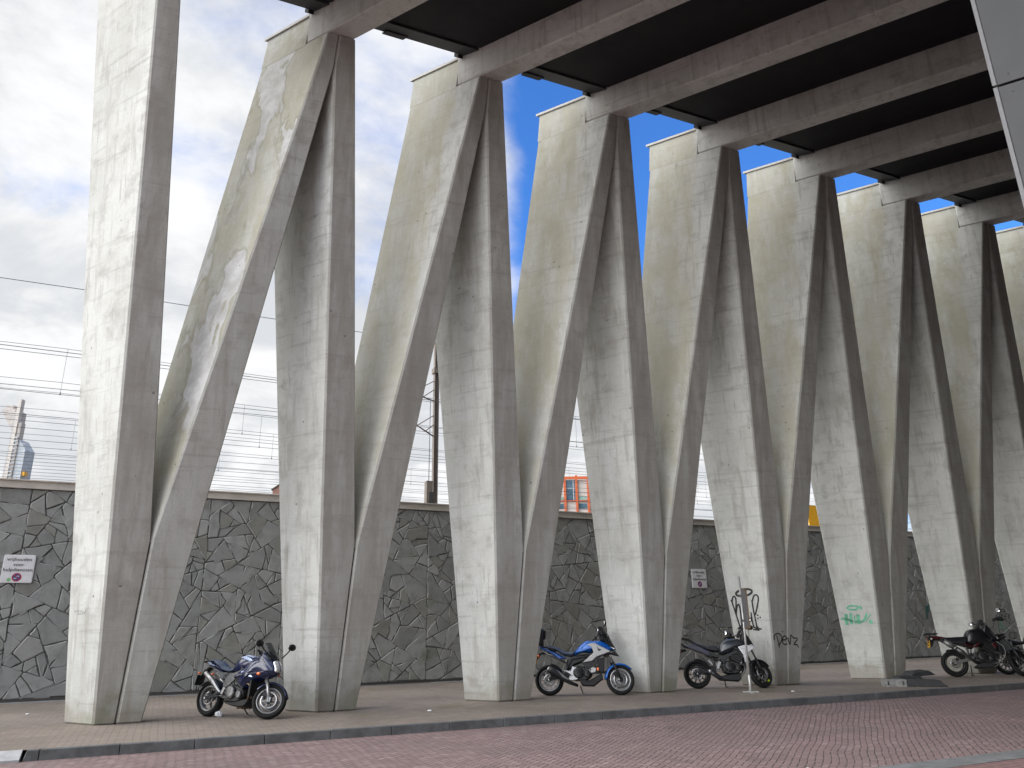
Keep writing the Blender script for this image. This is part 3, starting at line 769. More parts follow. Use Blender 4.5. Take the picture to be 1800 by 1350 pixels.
for st in ([(1050, 1200), (1042, 1120), (1090, 1072), (1150, 1082), (1192, 1150), (1180, 1225), (1128, 1300)], [(1092, 1110), (1120, 1220), (1145, 1335)],
           [(1198, 1195), (1262, 1192), (1280, 1148), (1240, 1112), (1200, 1150), (1196, 1240), (1240, 1284), (1292, 1262)], [(1292, 1150), (1318, 1230), (1338, 1292), (1346, 1200), (1350, 1098)],
           [(1350, 1098), (1385, 1140), (1408, 1162)], ):
    stroke_mb(mb, zz8(st), .028, p, n)
stroke_mb(mb, zz8([(1405, 1160), (1495, 1160), (1390, 1285), (1472, 1272), (1492, 1335)]), .028, p, n, 1)
mb.disc(on_plane(*zz8([(1203, 1040)])[0], p, n), .018, RV, ZV)
to_local(mb, base(5)).build('graffiti', M_PAINT, VS[5], 0, False)
def zz5(pts): return [(1460 + x / 11.25, 1040 + y / 11.25) for x, y in pts]
p, n = face_left(6); mb = MB()
for st, wd in (([(305, 440), (312, 560), (325, 660)], .085), ([(398, 425), (405, 540), (412, 640)], .075), ([(540, 450), (552, 560), (560, 640)], .085), ([(210, 530), (320, 545), (450, 590)], .055),
               ([(470, 580), (560, 600), (650, 585), (690, 520), (715, 430)], .055), ([(480, 470), (470, 560), (500, 630)], .03), ([(790, 560), (800, 635)], .085), ([(700, 590), (740, 520), (800, 440)], .022), ([(570, 280), (600, 330), (600, 350)], .06)):
    stroke_mb(mb, zz5(st), wd, p, n)
stroke_mb(mb, zz5(ell(440, 320, 110, 42)), .045, p, n, 1, True)
to_local(mb, base(6)).build('graffiti', M_GREEN, VS[6], 0, False)
def zz3(pts): return [(100 + x / 4.655, 1000 + y / 4.655) for x, y in pts]
p, n = face_left(1); mb = MB()
for st in ([(145, 345), (150, 362), (160, 345), (147, 340)], [(166, 342), (185, 340), (168, 372), (188, 371)], [(190, 345), (204, 342), (190, 372), (206, 370)], [(212, 345), (208, 372), (222, 350), (226, 372), (240, 322)]):
    stroke_mb(mb, zz3(st), .008, p, n, 0)
to_local(mb, base(1)).build('marker_scribble', M_PAINTT, VS[1], 0, False)
def zz7(pts): return [(1740 + x / 9.65, 1060 + y / 9.65) for x, y in pts]
wp = W0 - NW * .018; wn = -NW
def wall_tag(name, mat, strokes, wd, label):
    mb = MB()
    for st in strokes: stroke_mb(mb, zz7(st), wd, wp, wn, 1)
    rm = Matrix.Rotation(-RWA, 3, 'Z'); mb.v = [rm @ (v - W0) for v in mb.v]
    tag(mb.build(name, mat, wall, 0, False), label)
wall_tag('graffiti', M_PAINT, [ell(215, 130, 48, 20, 8), [(140, 150), (160, 150), (165, 250)], [(195, 170), (182, 275)], [(225, 190), (192, 230), (240, 285)], [(300, 180), (255, 185), (252, 270), (295, 272)], [(255, 228), (288, 225)],
                               [(312, 275), (310, 190), (345, 200), (318, 235), (360, 312)]], .03, 'black tag scrawled on the stones')
wall_tag('graffiti', M_PAINT, [ell(395, 545, 75, 55), [(345, 590), (358, 510), (385, 590)], [(412, 590), (410, 505), (450, 525), (420, 555)]], .025, 'black ringed tag low on the stones')
wall_tag('graffiti', M_GREEN, [[(150, 310), (210, 305), (160, 365), (222, 370)], [(150, 440), (175, 375), (205, 440)], [(158, 415), (200, 415)], [(232, 440), (235, 380), (268, 395), (240, 420), (310, 472)]], .028, 'green tag sprayed on the stones')
wall_tag('graffiti', M_TEAL, [[(-1075, 45), (-1072, 160), (-1055, 260)], [(-1045, 20), (-1045, 150)]], .1, 'faded teal spray on the stones')

# ------------------------------------------------------------------ keep-clear signs on the wall
def keep_clear(s, z, label, leaf):
    o = thing('wall_sign', label, 'sign', W0 + RW * s + ZV * z - NW * .012, (0, 0, RWA), 'keep-clear signs on the stone wall')
    S = .315
    def rr(h, rad, y):
        q = []
        for cx, cz, a in ((h - rad, h - rad, 0), (-h + rad, h - rad, 90), (-h + rad, -h + rad, 180), (h - rad, -h + rad, 270)):
            for k in range(5): q.append((cx + rad * math.cos(R(a + k * 22.5)), y, cz + rad * math.sin(R(a + k * 22.5))))
        return q
    MB().prism(rr(S, .04, 0), rr(S, .04, -.025)).build('panel', M_WHITE, o)
    MB().prism(rr(S - .012, .03, -.0255), rr(S - .018, .03, -.028)).build('face_sheet', M_WHITE, o)
    for txt, zz, sz in (('vrijhouden', .178, .105), ('voor', .062, .105), ('hulpdiensten', -.055, .105)):
        lt = MB(); v, f = text_mesh(txt, sz, .0015, 1.08); lt.add([(a.x, -.031 - a.z, a.y + zz) for a in v], f); lt.build('lettering', M_LETT, o)
    X, Z_ = Vector((1, 0, 0)), Vector((0, 0, 1)); c = Vector((.0, -.0295, -.19))
    MB().disc(c, .096, X, Z_, 28).build('red_ring', M_RED, o, 0, False)
    MB().disc(c - Vector((0, .0015, 0)), .07, X, Z_, 28).build('blue_disc', M_BLUE, o, 0, False)
    wm = MB(); y = -.0325
    for bx, bz in ((.022, .025), (-.03, -.022)):      # small white bicycle pictograms
        for dx in (-.016, .016):
            wm.ribbon([c + Vector((bx + dx + .011 * math.cos(k * .7), y - c.y, bz - .006 + .011 * math.sin(k * .7))) for k in range(10)], .006, Vector((0, -1, 0)))
        wm.ribbon([c + Vector((bx - .016, y - c.y, bz - .006)), c + Vector((bx - .004, y - c.y, bz + .012)), c + Vector((bx + .012, y - c.y, bz + .012)), c + Vector((bx + .016, y - c.y, bz - .006))], .006, Vector((0, -1, 0)))
    wm.build('pictogram', M_WHITE, o, 0, False)
    MB().ribbon([c + Vector((-.05, y - c.y - .001, .05)), c + Vector((.05, y - c.y - .001, -.05))], .014, Vector((0, -1, 0))).build('slash', M_RED, o, 0, False)
    if leaf: MB().disc(Vector((-.145, -.0295, -.245)), .042, X, Z_, 9).build('sticker', M_LEAF, o, 0, False)
keep_clear(-6.82 * SC, 3.27 * SC, 'white keep-clear sign at the left edge with a round green sticker', True)
keep_clear(15.75 * SC, 3.305 * SC, 'white keep-clear sign on the wall above the grey motorcycle, no green sticker', False)

# ------------------------------------------------------------------ motorcycles
class Bike:
    def __init__(s, label, px, az, lean, conv, wb, rr, rf, steer, rake=26, group='parked motorcycles'):
        s.o = thing('motorcycle', label, 'motorcycle', ground(*px), (-R(lean), 0, R(90 - az)), group)
        s.cv = conv; s.wb = wb; s.rr = rr; s.rf = rf
        ax = Vector((-math.sin(R(rake)), 0, math.cos(R(rake)))); pv = Vector((wb - .06, 0, rf))
        rot = Matrix.Rotation(R(steer), 3, ax); s.st = lambda q: pv + rot @ (q - pv)
    def P(s, pts): return [s.cv(*q) for q in pts]
    def part(s, name, mat, fn, parent=None, steer=False):
        mb = MB(s.st if steer else None); fn(mb)
        # pieces that lie wholly on the left or wholly on the right become parts of their own
        par = list(range(len(mb.v)))
        def root(i):
            while par[i] != i: par[i] = par[par[i]]; i = par[i]
            return i
        for f in mb.f:
            for i in f[1:]: par[root(i)] = root(f[0])
        rng = {}
        for i in range(len(mb.v)):
            r_ = root(i); y = mb.raw[i].y; a, c = rng.get(r_, (9, -9)); rng[r_] = (min(a, y), max(c, y))
        side = {r_: (1 if a > 1e-4 else -1 if c < -1e-4 else 0) for r_, (a, c) in rng.items()}
        if name != 'rim' and 0 not in side.values() and len(set(side.values())) == 2:
            res = None
            for sg in (-1, 1):
                ids = [i for i in range(len(mb.v)) if side[root(i)] == sg]; mp = {i: k for k, i in enumerate(ids)}; h = MB()
                h.v = [mb.v[i] for i in ids]
                for f, k in zip(mb.f, mb.sm):
                    if f[0] in mp: h.f.append([mp[i] for i in f]); h.sm.append(k)
                res = h.build(name, mat, parent or s.o)
            return res
        return mb.build(name, mat, parent or s.o)
    def puff(s, name, mat, pts, w, y0=0.0, ins=.03, rounds=1, both=False, taper=None, parent=None, dome=0.0):
        def f(mb):
            for sg in ((-1, 1) if both else (1,)): mb.puff(s.P(pts), w, y0 * sg, ins, rounds, taper=taper, dome=dome)
        return s.part(name, mat, f, parent)
    def wheel(s, name, x, rad, tw, rim_mat, spokes, disc_r, steer=False, rimr=None, wire=False, twin=False, accent=None):
        rimr = rimr or rad - .095; c = (x, 0, rad)
        def rim(mb):
            h = tw * .36
            mb.lathe([(rimr + .012, -h), (rimr + .012, h), (rimr - .012, h * .9), (rimr - .028, h * .45), (rimr - .028, -h * .45), (rimr - .012, -h * .9)], c)
            mb.lathe([(.0, -.06), (.045, -.06), (.045, .06), (0, .06)], c, 'y', 20)
            for k in range(spokes):
                a = 2 * math.pi * k / spokes; d = Vector((math.cos(a), 0, math.sin(a))); q = Vector((-d.z, 0, d.x)); cc = Vector(c)
                if wire:
                    for sg in (-1, 1): mb.tube([cc + d * .04 + Vector((0, .05 * sg, 0)) + q * .03 * sg, cc + d * (rimr - .02) - q * .02 * sg], .0028, 5)
                else:
                    offs = (-.045, .045) if twin else (0,)
                    for of in offs:
                        w0, w1 = (.012, .010) if twin else (.018, .013)
                        a0, a1 = cc + d * .035 + q * of * .3, cc + d * (rimr - .02) + q * of
                        mb.prism([a0 + q * w0 + Vector((0, -.016, 0)), a0 - q * w0 + Vector((0, -.016, 0)), a0 - q * w0 + Vector((0, .016, 0)), a0 + q * w0 + Vector((0, .016, 0))],
                                 [a1 + q * w1 + Vector((0, -.012, 0)), a1 - q * w1 + Vector((0, -.012, 0)), a1 - q * w1 + Vector((0, .012, 0)), a1 + q * w1 + Vector((0, .012, 0))])
        r_ = s.part(name, rim_mat, rim, None, steer)
        def tyre(mb):
            h = (rad - rimr) / 2; rc = rimr + h
            mb.lathe([(rc + h * math.sin(a), tw / 2 * math.cos(a) * (1 if math.sin(a) > -.3 else .85)) for a in [2 * math.pi * k / 16 for k in range(16)]], c, 'y', 56)
        s.part('tyre', M_TYRE, tyre, r_, steer)
        def disc(mb):
            for sg in ((-1, 1) if steer else (-1,)):
                y = sg * .068
                mb.lathe([(disc_r, y - .003), (disc_r, y + .003), (disc_r * .72, y + .003), (disc_r * .72, y - .003)], c, 'y', 36)
                for k in range(6):
                    a = 2 * math.pi * k / 6 + .3; d = Vector((math.cos(a), 0, math.sin(a)))
                    mb.tube([Vector(c) + d * .04 + Vector((0, y, 0)), Vector(c) + d * disc_r * .75 + Vector((0, y, 0))], .008, 5)
        s.part('brake_disc', M_STEEL, disc, r_, steer)
        def cal(mb):
            for sg in ((-1, 1) if steer else (-1,)):
                q = Vector(c) + Vector((-.7 if steer else .6, 0, .72 if steer else .75)).normalized() * disc_r * .9
                mb.box((q.x - .035, sg * .07 - .03, q.z - .05), (q.x + .035, sg * .07 + .03, q.z + .05))
        s.part('brake_caliper', M_ENG, cal, r_, steer)
        if accent: s.part('accent', accent, lambda mb: mb.box((x + rimr * .6, -tw * .4, rad - rimr * .75), (x + rimr * .85, -tw * .36, rad - rimr * .55)), r_, steer)
    def fork(s, top, mat_low, mat_up, lower=.5, sp=.1, r=.026):
        a = Vector((s.wb, 0, s.rf)); b = Vector(top); mid = a.lerp(b, lower)
        for sg in (-1, 1):
            o = Vector((0, sg * sp, 0))
            l = s.part('fork_leg', mat_low, lambda mb: (mb.tube([a + o + Vector((.01, 0, -.02)), mid + o], r), mb.box((a.x - .03, sg * sp - .025, a.z - .04), (a.x + .03, sg * sp + .025, a.z + .04))), None, True)
            s.part('stanchion', mat_up, lambda mb: mb.tube([mid + o, b + o], r * .8), l, True)
        s.part('triple_clamp', M_ENG, lambda mb: (mb.box((b.x - .05, -sp - .04, b.z - .09), (b.x + .04, sp + .04, b.z - .05)), mb.box((b.x - .05, -sp - .04, b.z - .02), (b.x + .04, sp + .04, b.z + .015))), None, True)
    def bars(s, x, z, hw, rise, mat, mirror=True, mcol=None, mz=.17, mx=.0, back=.1, guards=False, mirr_y=None, mr=.07):
        pts = [(x - back, -hw, z + rise * .9), (x - back * .8, -hw * .72, z + rise), (x - .02, -hw * .4, z + rise * .7), (x, -.1, z), (x, .1, z), (x - .02, hw * .4, z + rise * .7), (x - back * .8, hw * .72, z + rise), (x - back, hw, z + rise * .9)]
        h = s.part('handlebar', mat, lambda mb: mb.tube(chaikin(pts, 2), .012), None, True)
        for sg in (-1, 1):
            s.part('grip', M_PLAS, lambda mb: mb.tube([(x - back * .85, sg * hw * .76, z + rise * .97), (x - back, sg * (hw + .03), z + rise * .9)], .018), h, True)
            s.part('lever', M_STEELD, lambda mb: mb.tube([(x - back * .6, sg * hw * .62, z + rise), (x - back * .3, sg * hw * .75, z + rise - .015), (x - back * .55, sg * (hw + .01), z + rise - .02)], .006, 6), h, True)
            s.part('switch_block', M_PLAS, lambda mb: mb.box((x - back * .8 - .02, sg * hw * .62 - .03, z + rise - .025), (x - back * .8 + .03, sg * hw * .62 + .03, z + rise + .035)), h, True)
            if guards: s.part('hand_guard', M_PLAS, lambda mb: mb.puff([(x - back + .02, z + rise - .06), (x + .1, z + rise - .05), (x + .1, z + rise + .06), (x - back + .03, z + rise + .07)], .015, sg * (hw - .06), .01), h, True)
        for sg in (-1, 1):
            s.part('cable', M_PLAS, lambda mb: mb.tube(chaikin([(x - back * .5, sg * hw * .66, z + rise), (x + .1, sg * hw * .5, z + rise + .03), (x + .14, sg * .12, z - .02), (x + .1, sg * .1, z - .2), (s.wb - .12, sg * .11, s.rf + .25)], 2), .006, 5), h, True)
        if mirror:
            for sg in (-1, 1):
                my = sg * (mirr_y or hw + .03); c = Vector((x - .02 + mx, my, z + rise + mz))
                st = s.part('mirror', M_PLAS, lambda mb: (mb.tube([(x - back * .7, sg * hw * .65, z + rise), (x - .02, sg * hw * .8, z + rise + mz * .7), c], .008, 6), mb.ico(c, mr, 2, (.32, 1.25, .72))), None, True)
                s.part('mirror_glass', M_MIRR, lambda mb: mb.lathe([(0, -.004), (mr * .85, -.004), (mr * .85, 0), (0, 0)], c + Vector((-mr * .33, 0, 0)), 'x', 20), st, True)
    def engine(s, cx, cz, sc=1.0, cover=M_ENG, block=M_ENG, cyl=.35):
        def blk(mb):
            mb.puff([(cx - .22 * sc, cz - .1 * sc), (cx - .2 * sc, cz + .08 * sc), (cx - .02 * sc, cz + .12 * sc), (cx + .2 * sc, cz + .04 * sc), (cx + .22 * sc, cz - .08 * sc), (cx + .1 * sc, cz - .17 * sc), (cx - .14 * sc, cz - .17 * sc)], .17, 0, .03)
            for k in range(6):                                   # finned cylinder block, tilted forward
                d = Vector((math.sin(cyl), 0, math.cos(cyl))); q = Vector((d.z, 0, -d.x)); c = Vector((cx + .06 * sc, 0, cz + .08 * sc)) + d * (.03 + k * .045) * sc
                h = .016 * sc; w_ = .12 * sc * (1 if k % 2 else .92)
                b_ = [c + q * w_ - d * h, c - q * w_ - d * h]; t_ = [c + q * w_ + d * h, c - q * w_ + d * h]; yy = .19 if k % 2 else .175
                mb.prism([b_[0] + Vector((0, -yy, 0)), b_[1] + Vector((0, -yy, 0)), b_[1] + Vector((0, yy, 0)), b_[0] + Vector((0, yy, 0))], [t_[0] + Vector((0, -yy, 0)), t_[1] + Vector((0, -yy, 0)), t_[1] + Vector((0, yy, 0)), t_[0] + Vector((0, yy, 0))])
        e = s.part('engine', block, blk)
        s.part('clutch_cover', cover, lambda mb: [mb.lathe([(0, -.035), (.085 * sc, -.035), (.1 * sc, -.015), (.105 * sc, .02), (0, .02)], (cx - .06 * sc, sg * .195, cz - .02 * sc), 'y', 28) if sg < 0 else mb.lathe([(0, .035), (.085 * sc, .035), (.1 * sc, .015), (.105 * sc, -.02), (0, -.02)], (cx - .02 * sc, .195, cz - .02 * sc), 'y', 28) for sg in (-1, 1)], e)
        s.part('alternator_cover', cover, lambda mb: mb.lathe([(0, -.03), (.055 * sc, -.03), (.065 * sc, -.01), (.065 * sc, .02), (0, .02)], (cx + .12 * sc, -.185, cz - .05 * sc), 'y', 24), e)
        s.part('cover_bolt', M_STEEL, lambda mb: [mb.lathe([(0, -.006), (.007, -.006), (.007, .004), (0, .004)], (cx - .06 * sc + .093 * sc * math.cos(k * 1.05), -.218, cz - .02 * sc + .093 * sc * math.sin(k * 1.05)), 'y', 8) for k in range(6)], e)
        return e
    def headers(s, x0, z0, x1, z1, mat, nn=3):
        s.part('exhaust_header', mat, lambda mb: [mb.tube(chaikin([(x0, -.15 + k * .3 / max(1, nn - 1), z0), (x0 + .1, -.15 + k * .3 / max(1, nn - 1), z0 - .03), (x0 + .09, -.13 + k * .26 / max(1, nn - 1), (z0 + z1) / 2), (x0 - .03, -.1 + k * .2 / max(1, nn - 1), z1 + .02), (x1, -.08 + k * .1, z1)], 2), .022) for k in range(nn)])
    def swing(s, px, pz, mat, w=.035, sp=.115):
        s.part('swingarm', mat, lambda mb: [mb.prism([Vector((px, sg * sp - .02, pz - w)), Vector((px, sg * sp + .02, pz - w)), Vector((px, sg * sp + .02, pz + w)), Vector((px, sg * sp - .02, pz + w))],
                                                     [Vector((-.06, sg * sp - .018, s.rr - w * .7)), Vector((-.06, sg * sp + .018, s.rr - w * .7)), Vector((-.06, sg * sp + .018, s.rr + w * .7)), Vector((-.06, sg * sp - .018, s.rr + w * .7))]) for sg in (-1, 1)])
        s.part('axle_nut', M_STEEL, lambda mb: mb.lathe([(0, -.012), (.024, -.012), (.024, .012), (0, .012)], (0, -sp - .03, s.rr), 'y', 12))
    def stand(s, x, z):
        le = s.o.rotation_euler.x; y = .34
        zg = -y * math.sin(-le) * -1
        # foot touches the ground on the leaning side
        s.part('kickstand', M_STEELD, lambda mb: (mb.tube([(x, .14, z), (x + .05, y, math.tan(-le) * y + .01)], .013), mb.box((x + .02, y - .02, math.tan(-le) * y - .0), (x + .1, y + .03, math.tan(-le) * y + .014))))
    def rearshock(s, x0, z0, x1, z1, col=M_STEELD):
        def f(mb):
            a, b = Vector((x0, -.02, z0)), Vector((x1, -.02, z1)); mb.tube([a, b], .02)
            for k in range(7):
                q = a.lerp(b, .15 + k * .1); mb.lathe([(.034, -.008), (.034, .008), (.022, .008), (.022, -.008)], q, 'z', 16)
        s.part('shock_absorber', col, f)
    def pegs(s, x, z, mat=M_STEEL):
        s.part('foot_peg', M_PLAS, lambda mb: [mb.tube([(x, sg * .17, z), (x - .01, sg * .27, z)], .014) for sg in (-1, 1)])
        s.part('foot_peg_bracket', mat, lambda mb: [mb.puff([(x - .03, z - .03), (x + .02, z - .03), (x + .1, z + .16), (x + .04, z + .18)], .008, sg * .165, .004, 0) for sg in (-1, 1)])
        s.part('brake_pedal', M_STEELD, lambda mb: mb.tube([(x, -.18, z - .03), (x + .1, -.19, z - .06), (x + .18, -.2, z - .03)], .009))
def fender_arc(mb, cx, cz, rad, a0, a1, w, th=.006, n=12):
    # curved mudguard over a wheel: shallow U section
    sec = [(-w, -.025), (-w * .9, 0), (-w * .5, .014), (0, .018), (w * .5, .014), (w * .9, 0), (w, -.025)]
    rows = []
    for k in range(n + 1):
        a = R(a0 + (a1 - a0) * k / n)
        rows.append(([(cx + (rad + d) * math.cos(a), y, cz + (rad + d) * math.sin(a)) for y, d in sec], [(cx + (rad + d - th) * math.cos(a), y * .97, cz + (rad + d - th) * math.sin(a)) for y, d in sec]))
    vs = []; m_ = len(sec)
    for o, i in rows: vs += o + i[::-1]
    L_ = 2 * m_; fs = [(k * L_ + q, k * L_ + (q + 1) % L_, (k + 1) * L_ + (q + 1) % L_, (k + 1) * L_ + q) for k in range(n) for q in range(L_)]
    fs += [tuple(range(L_))[::-1], tuple(range(n * L_, n * L_ + L_))]
    mb.add(vs, fs, True)
def screen_mb(mb, prof, w0, w1, bow=.1, th=.004, n=10):
    # curved wind screen: prof = centre-line (x, z) from low to high
    vs = []; rows = len(prof)
    for s_ in (0, -th):
        for j, (x, z) in enumerate(prof):
            w_ = w0 + (w1 - w0) * j / (rows - 1)
            for k in range(n + 1):
                t_ = -1 + 2 * k / n; vs.append((x - bow * t_ * t_ + s_, w_ * t_, z - .25 * bow * t_ * t_ * (j == rows - 1)))
    N = n + 1; fs = []
    for q in (0, 1):
        o = q * rows * N
        fs += [(o + j * N + k, o + j * N + k + 1, o + (j + 1) * N + k + 1, o + (j + 1) * N + k) for j in range(rows - 1) for k in range(n)]
    mb.add(vs, fs, True)
def plate(b, x, z, mat, tilt=.25, w=.1, h=.08, marks=True):
    pl_ = b.part('number_plate', mat, lambda mb: mb.prism([(x, -w, z - h), (x, w, z - h), (x - .006, w, z - h), (x - .006, -w, z - h)], [(x - tilt * 2 * h * -1, -w, z + h), (x + tilt * 2 * h, w, z + h), (x + tilt * 2 * h - .006, w, z + h), (x + tilt * 2 * h - .006, -w, z + h)]))
    if marks:
        def f(mb):
            for r_ in (0, 1):
                for k in range(4):
                    zz_ = z - h * .62 + r_ * h * .8; y0 = -w * .8 + k * w * .42; xx = x - .009 + tilt * (zz_ - z + h)
                    mb.prism([(xx, y0, zz_), (xx, y0 + w * .22, zz_), (xx - .002, y0 + w * .22, zz_), (xx - .002, y0, zz_)], [(xx + tilt * h * .5, y0, zz_ + h * .5), (xx + tilt * h * .5, y0 + w * .22, zz_ + h * .5), (xx + tilt * h * .5 - .002, y0 + w * .22, zz_ + h * .5), (xx + tilt * h * .5 - .002, y0, zz_ + h * .5)])
        b.part('plate_marks', M_LETT, f, pl_)

# --- 1: dark navy half-faired road bike, three-quarter front view
b = Bike('dark navy motorcycle with a half fairing, turned towards the road at the far left', (364.5, 1259.5), 117, 7, lambda x, z: (x, z), 1.44, .305, .3, 38, 25)
b.wheel('rear_wheel', 0, .305, .17, M_RIMG, 5, .12)
b.wheel('front_wheel', 1.44, .3, .12, M_RIMG, 5, .155, True, .212)
b.fork((1.23, 0, .86), M_ENGS, M_STEEL, .62, .105, .028)
b.part('front_mudguard', M_NAVY, lambda mb: fender_arc(mb, 1.44, .3, .312, 15, 150, .075), None, True)
b.part('rear_hugger', M_PLAS, lambda mb: fender_arc(mb, 0, .305, .318, 35, 140, .095))
tp = lambda x, z: 1 - .35 * max(0, (x - .95)) / .6
b.puff('fuel_tank', M_NAVY, [(.52, .77), (.58, .92), (.68, 1.02), (.84, 1.065), (1.0, 1.03), (1.12, .95), (1.05, .8), (.75, .72)], .155, 0, .075, 2, dome=.035)
b.puff('tank_stripe', M_NAVYS, [(.72, 1.015), (.84, 1.045), (.98, 1.012), (1.07, .95), (.96, .955), (.84, .985)], .012, .148, .012, 1, True)
b.part('tank_top', M_NAVYS, lambda mb: mb.puff([(.66, 1.0), (.72, 1.048), (.85, 1.076), (.99, 1.045), (1.02, 1.015), (.85, 1.045)], .085, 0, .012))
b.puff('seat', M_SEATB, [(-.14, .96), (-.1, 1.0), (.06, .985), (.2, .93), (.28, .86), (.45, .83), (.6, .86), (.58, .78), (.36, .76), (.1, .87)], .125, 0, .05, 2)
b.puff('tail_cowl', M_NAVY, [(-.22, .93), (-.16, .985), (.0, .95), (.2, .86), (.35, .77), (.2, .76), (-.04, .85)], .115, 0, .04, 1)
b.puff('tail_cowl_stripe', M_NAVYS, [(-.16, .95), (-.05, .93), (.1, .87), (.0, .87), (-.12, .91)], .01, .11, .006, 1, True)
b.puff('tail_lamp', M_TAILL, [(-.24, .91), (-.22, .955), (-.17, .95), (-.18, .9)], .06, 0, .015)
b.part('grab_rail', M_PLAS, lambda mb: mb.tube(chaikin([(.05, -.14, .95), (-.15, -.15, .95), (-.27, -.1, .94), (-.27, .1, .94), (-.15, .15, .95), (.05, .14, .95)], 2), .013))
b.puff('licence_plate_hanger', M_PLAS, [(-.1, .83), (-.2, .86), (-.33, .72), (-.38, .6), (-.35, .59), (-.26, .72)], .06, 0, .02)
plate(b, -.39, .62, M_PLAS, .25, .1, .09, False)
b.part('rear_indicator', M_AMBER, lambda mb: [mb.ico((-.24, sg * .16, .74), .03, 2, (1.2, 1, .8)) for sg in (-1, 1)])
sidef = [(.62, .66), (.76, .8), (.92, .9), (1.08, 1.0), (1.28, 1.02), (1.46, .95), (1.56, .83), (1.54, .73), (1.4, .66), (1.22, .64), (1.08, .58), (.95, .46), (.84, .5), (.76, .6)]
b.puff('side_fairing', M_NAVY, sidef, .225, 0, .11, 1, taper=lambda x, z: 1 - .4 * max(0, (x - 1.2)) / .36, dome=.035)
b.puff('front_cowl', M_NAVY, [(1.1, .86), (1.16, 1.06), (1.26, 1.16), (1.42, 1.06), (1.58, .88), (1.6, .76), (1.48, .68), (1.3, .7), (1.18, .76)], .195, 0, .11, 2, taper=lambda x, z: 1 - .45 * max(0, (x - 1.25)) / .35)
b.puff('fairing_flash', M_NAVYS, [(.86, .76), (.94, .8), (1.12, .73), (1.2, .68), (1.1, .68), (1.0, .72)], .012, .216, .006, 1, True)
b.puff('headlight', M_LENS, [(1.43, .9), (1.5, .99), (1.56, .92), (1.615, .82), (1.58, .76), (1.5, .8)], .085, 0, .03, 1)
b.part('headlight_divider', M_NAVY, lambda mb: mb.puff([(1.42, .93), (1.5, 1.01), (1.6, .88), (1.63, .8), (1.56, .78), (1.5, .9)], .012, 0, .01))
b.part('windscreen', M_SCREEN, lambda mb: screen_mb(mb, [(1.52, .98), (1.45, 1.08), (1.36, 1.19), (1.27, 1.29)], .15, .1, .1))
b.part('front_indicator', M_AMBER, lambda mb: [mb.ico((1.34, sg * .25, .74), .035, 2, (1.3, .8, .8)) for sg in (-1, 1)])
b.bars(1.16, 1.0, .33, .05, M_STEELD, False)
for sg in (-1, 1):
    c = Vector((1.42, sg * .42, 1.24)); mi = b.part('mirror', M_PLAS, lambda mb: (mb.tube([(1.46, sg * .15, 1.03), (1.44, sg * .28, 1.12), c], .012, 6), mb.ico(c, .075, 2, (.5, 1.3, .85))))
    b.part('mirror_glass', M_MIRR, lambda mb: mb.lathe([(0, -.004), (.058, -.004), (.058, 0), (0, 0)], c + Vector((-.042, 0, 0)), 'x', 20), mi)
b.puff('frame_spar', M_STEELD, [(.42, .5), (.5, .72), (.7, .76), (.98, .86), (1.0, .8), (.74, .66), (.56, .5)], .02, .165, .012, 1, True)
b.puff('side_panel', M_PLASG, [(.3, .62), (.36, .76), (.58, .78), (.66, .7), (.5, .6)], .12, 0, .03)
b.part('subframe', M_STEELD, lambda mb: [mb.tube([(.5, sg * .13, .62), (.2, sg * .12, .78), (-.1, sg * .1, .88)], .013) for sg in (-1, 1)])
b.engine(.74, .44, 1.12, M_STEELD, M_ENG, .5); b.headers(1.0, .58, .8, .17, M_HEADER, 4)
b.puff('belly_pan', M_PLAS, [(.4, .3), (.56, .2), (.98, .16), (1.12, .3), (1.0, .34), (.7, .27)], .15, 0, .03)
b.part('radiator', M_PLAS, lambda mb: mb.box((1.08, -.17, .36), (1.12, .17, .68)))
b.swing(.48, .42, M_PLASG, .04)
b.part('exhaust', M_STEEL, lambda mb: [mb.tube([(.5, -.06 * sg, .3), (.28, -.1 * sg, .44), (.12, -.13 * sg, .6), (-.1, -.14 * sg, .74)], [.03, .03, .05, .048]) for sg in (1, -1)])
b.rearshock(.42, .36, .34, .68); b.pegs(.42, .38, M_ENGS); b.stand(.62, .26)

b.o.scale = (.955, .955, .955)
# --- 2: blue and silver adventure-style bike, side view
c2 = lambda x, y: ((x - 305) / 695, (1208 - y) / 695)
b = Bike('bright blue and silver motorcycle with a black luggage back plate, seen from its right side', (966.5, 1223), 96, 6, c2, 1.525, .31, .305, 12, 27)
b.wheel('rear_wheel', 0, .31, .16, M_RIMS, 12, .12, False, .215)
b.wheel('front_wheel', 1.525, .305, .12, M_RIMS, 12, .16, True, .215)
b.fork((1.27, 0, .88), M_PLAS, M_STEEL, .62, .1)
b.part('front_mudguard', M_COBALT, lambda mb: fender_arc(mb, 1.525, .305, .325, 40, 178, .08), None, True)
b.part('rear_hugger', M_PLAS, lambda mb: fender_arc(mb, 0, .31, .325, 30, 85, .09))
b.puff('fuel_tank', M_COBALT, [(690, 670), (712, 580), (785, 500), (880, 430), (980, 445), (1100, 438), (1190, 470), (1265, 530), (1320, 585), (1235, 602), (1090, 560), (990, 560), (950, 625), (800, 605)], .165, 0, .08, 1, taper=lambda x, z: 1 - .35 * max(0, x - 1.0) / .45, dome=.035)
b.puff('side_fairing', M_SILV, [(893, 498), (1000, 472), (1090, 520), (1245, 600), (1180, 630), (1030, 680), (965, 738), (818, 752), (990, 612), (958, 545)], .025, .185, .02, 0, True)
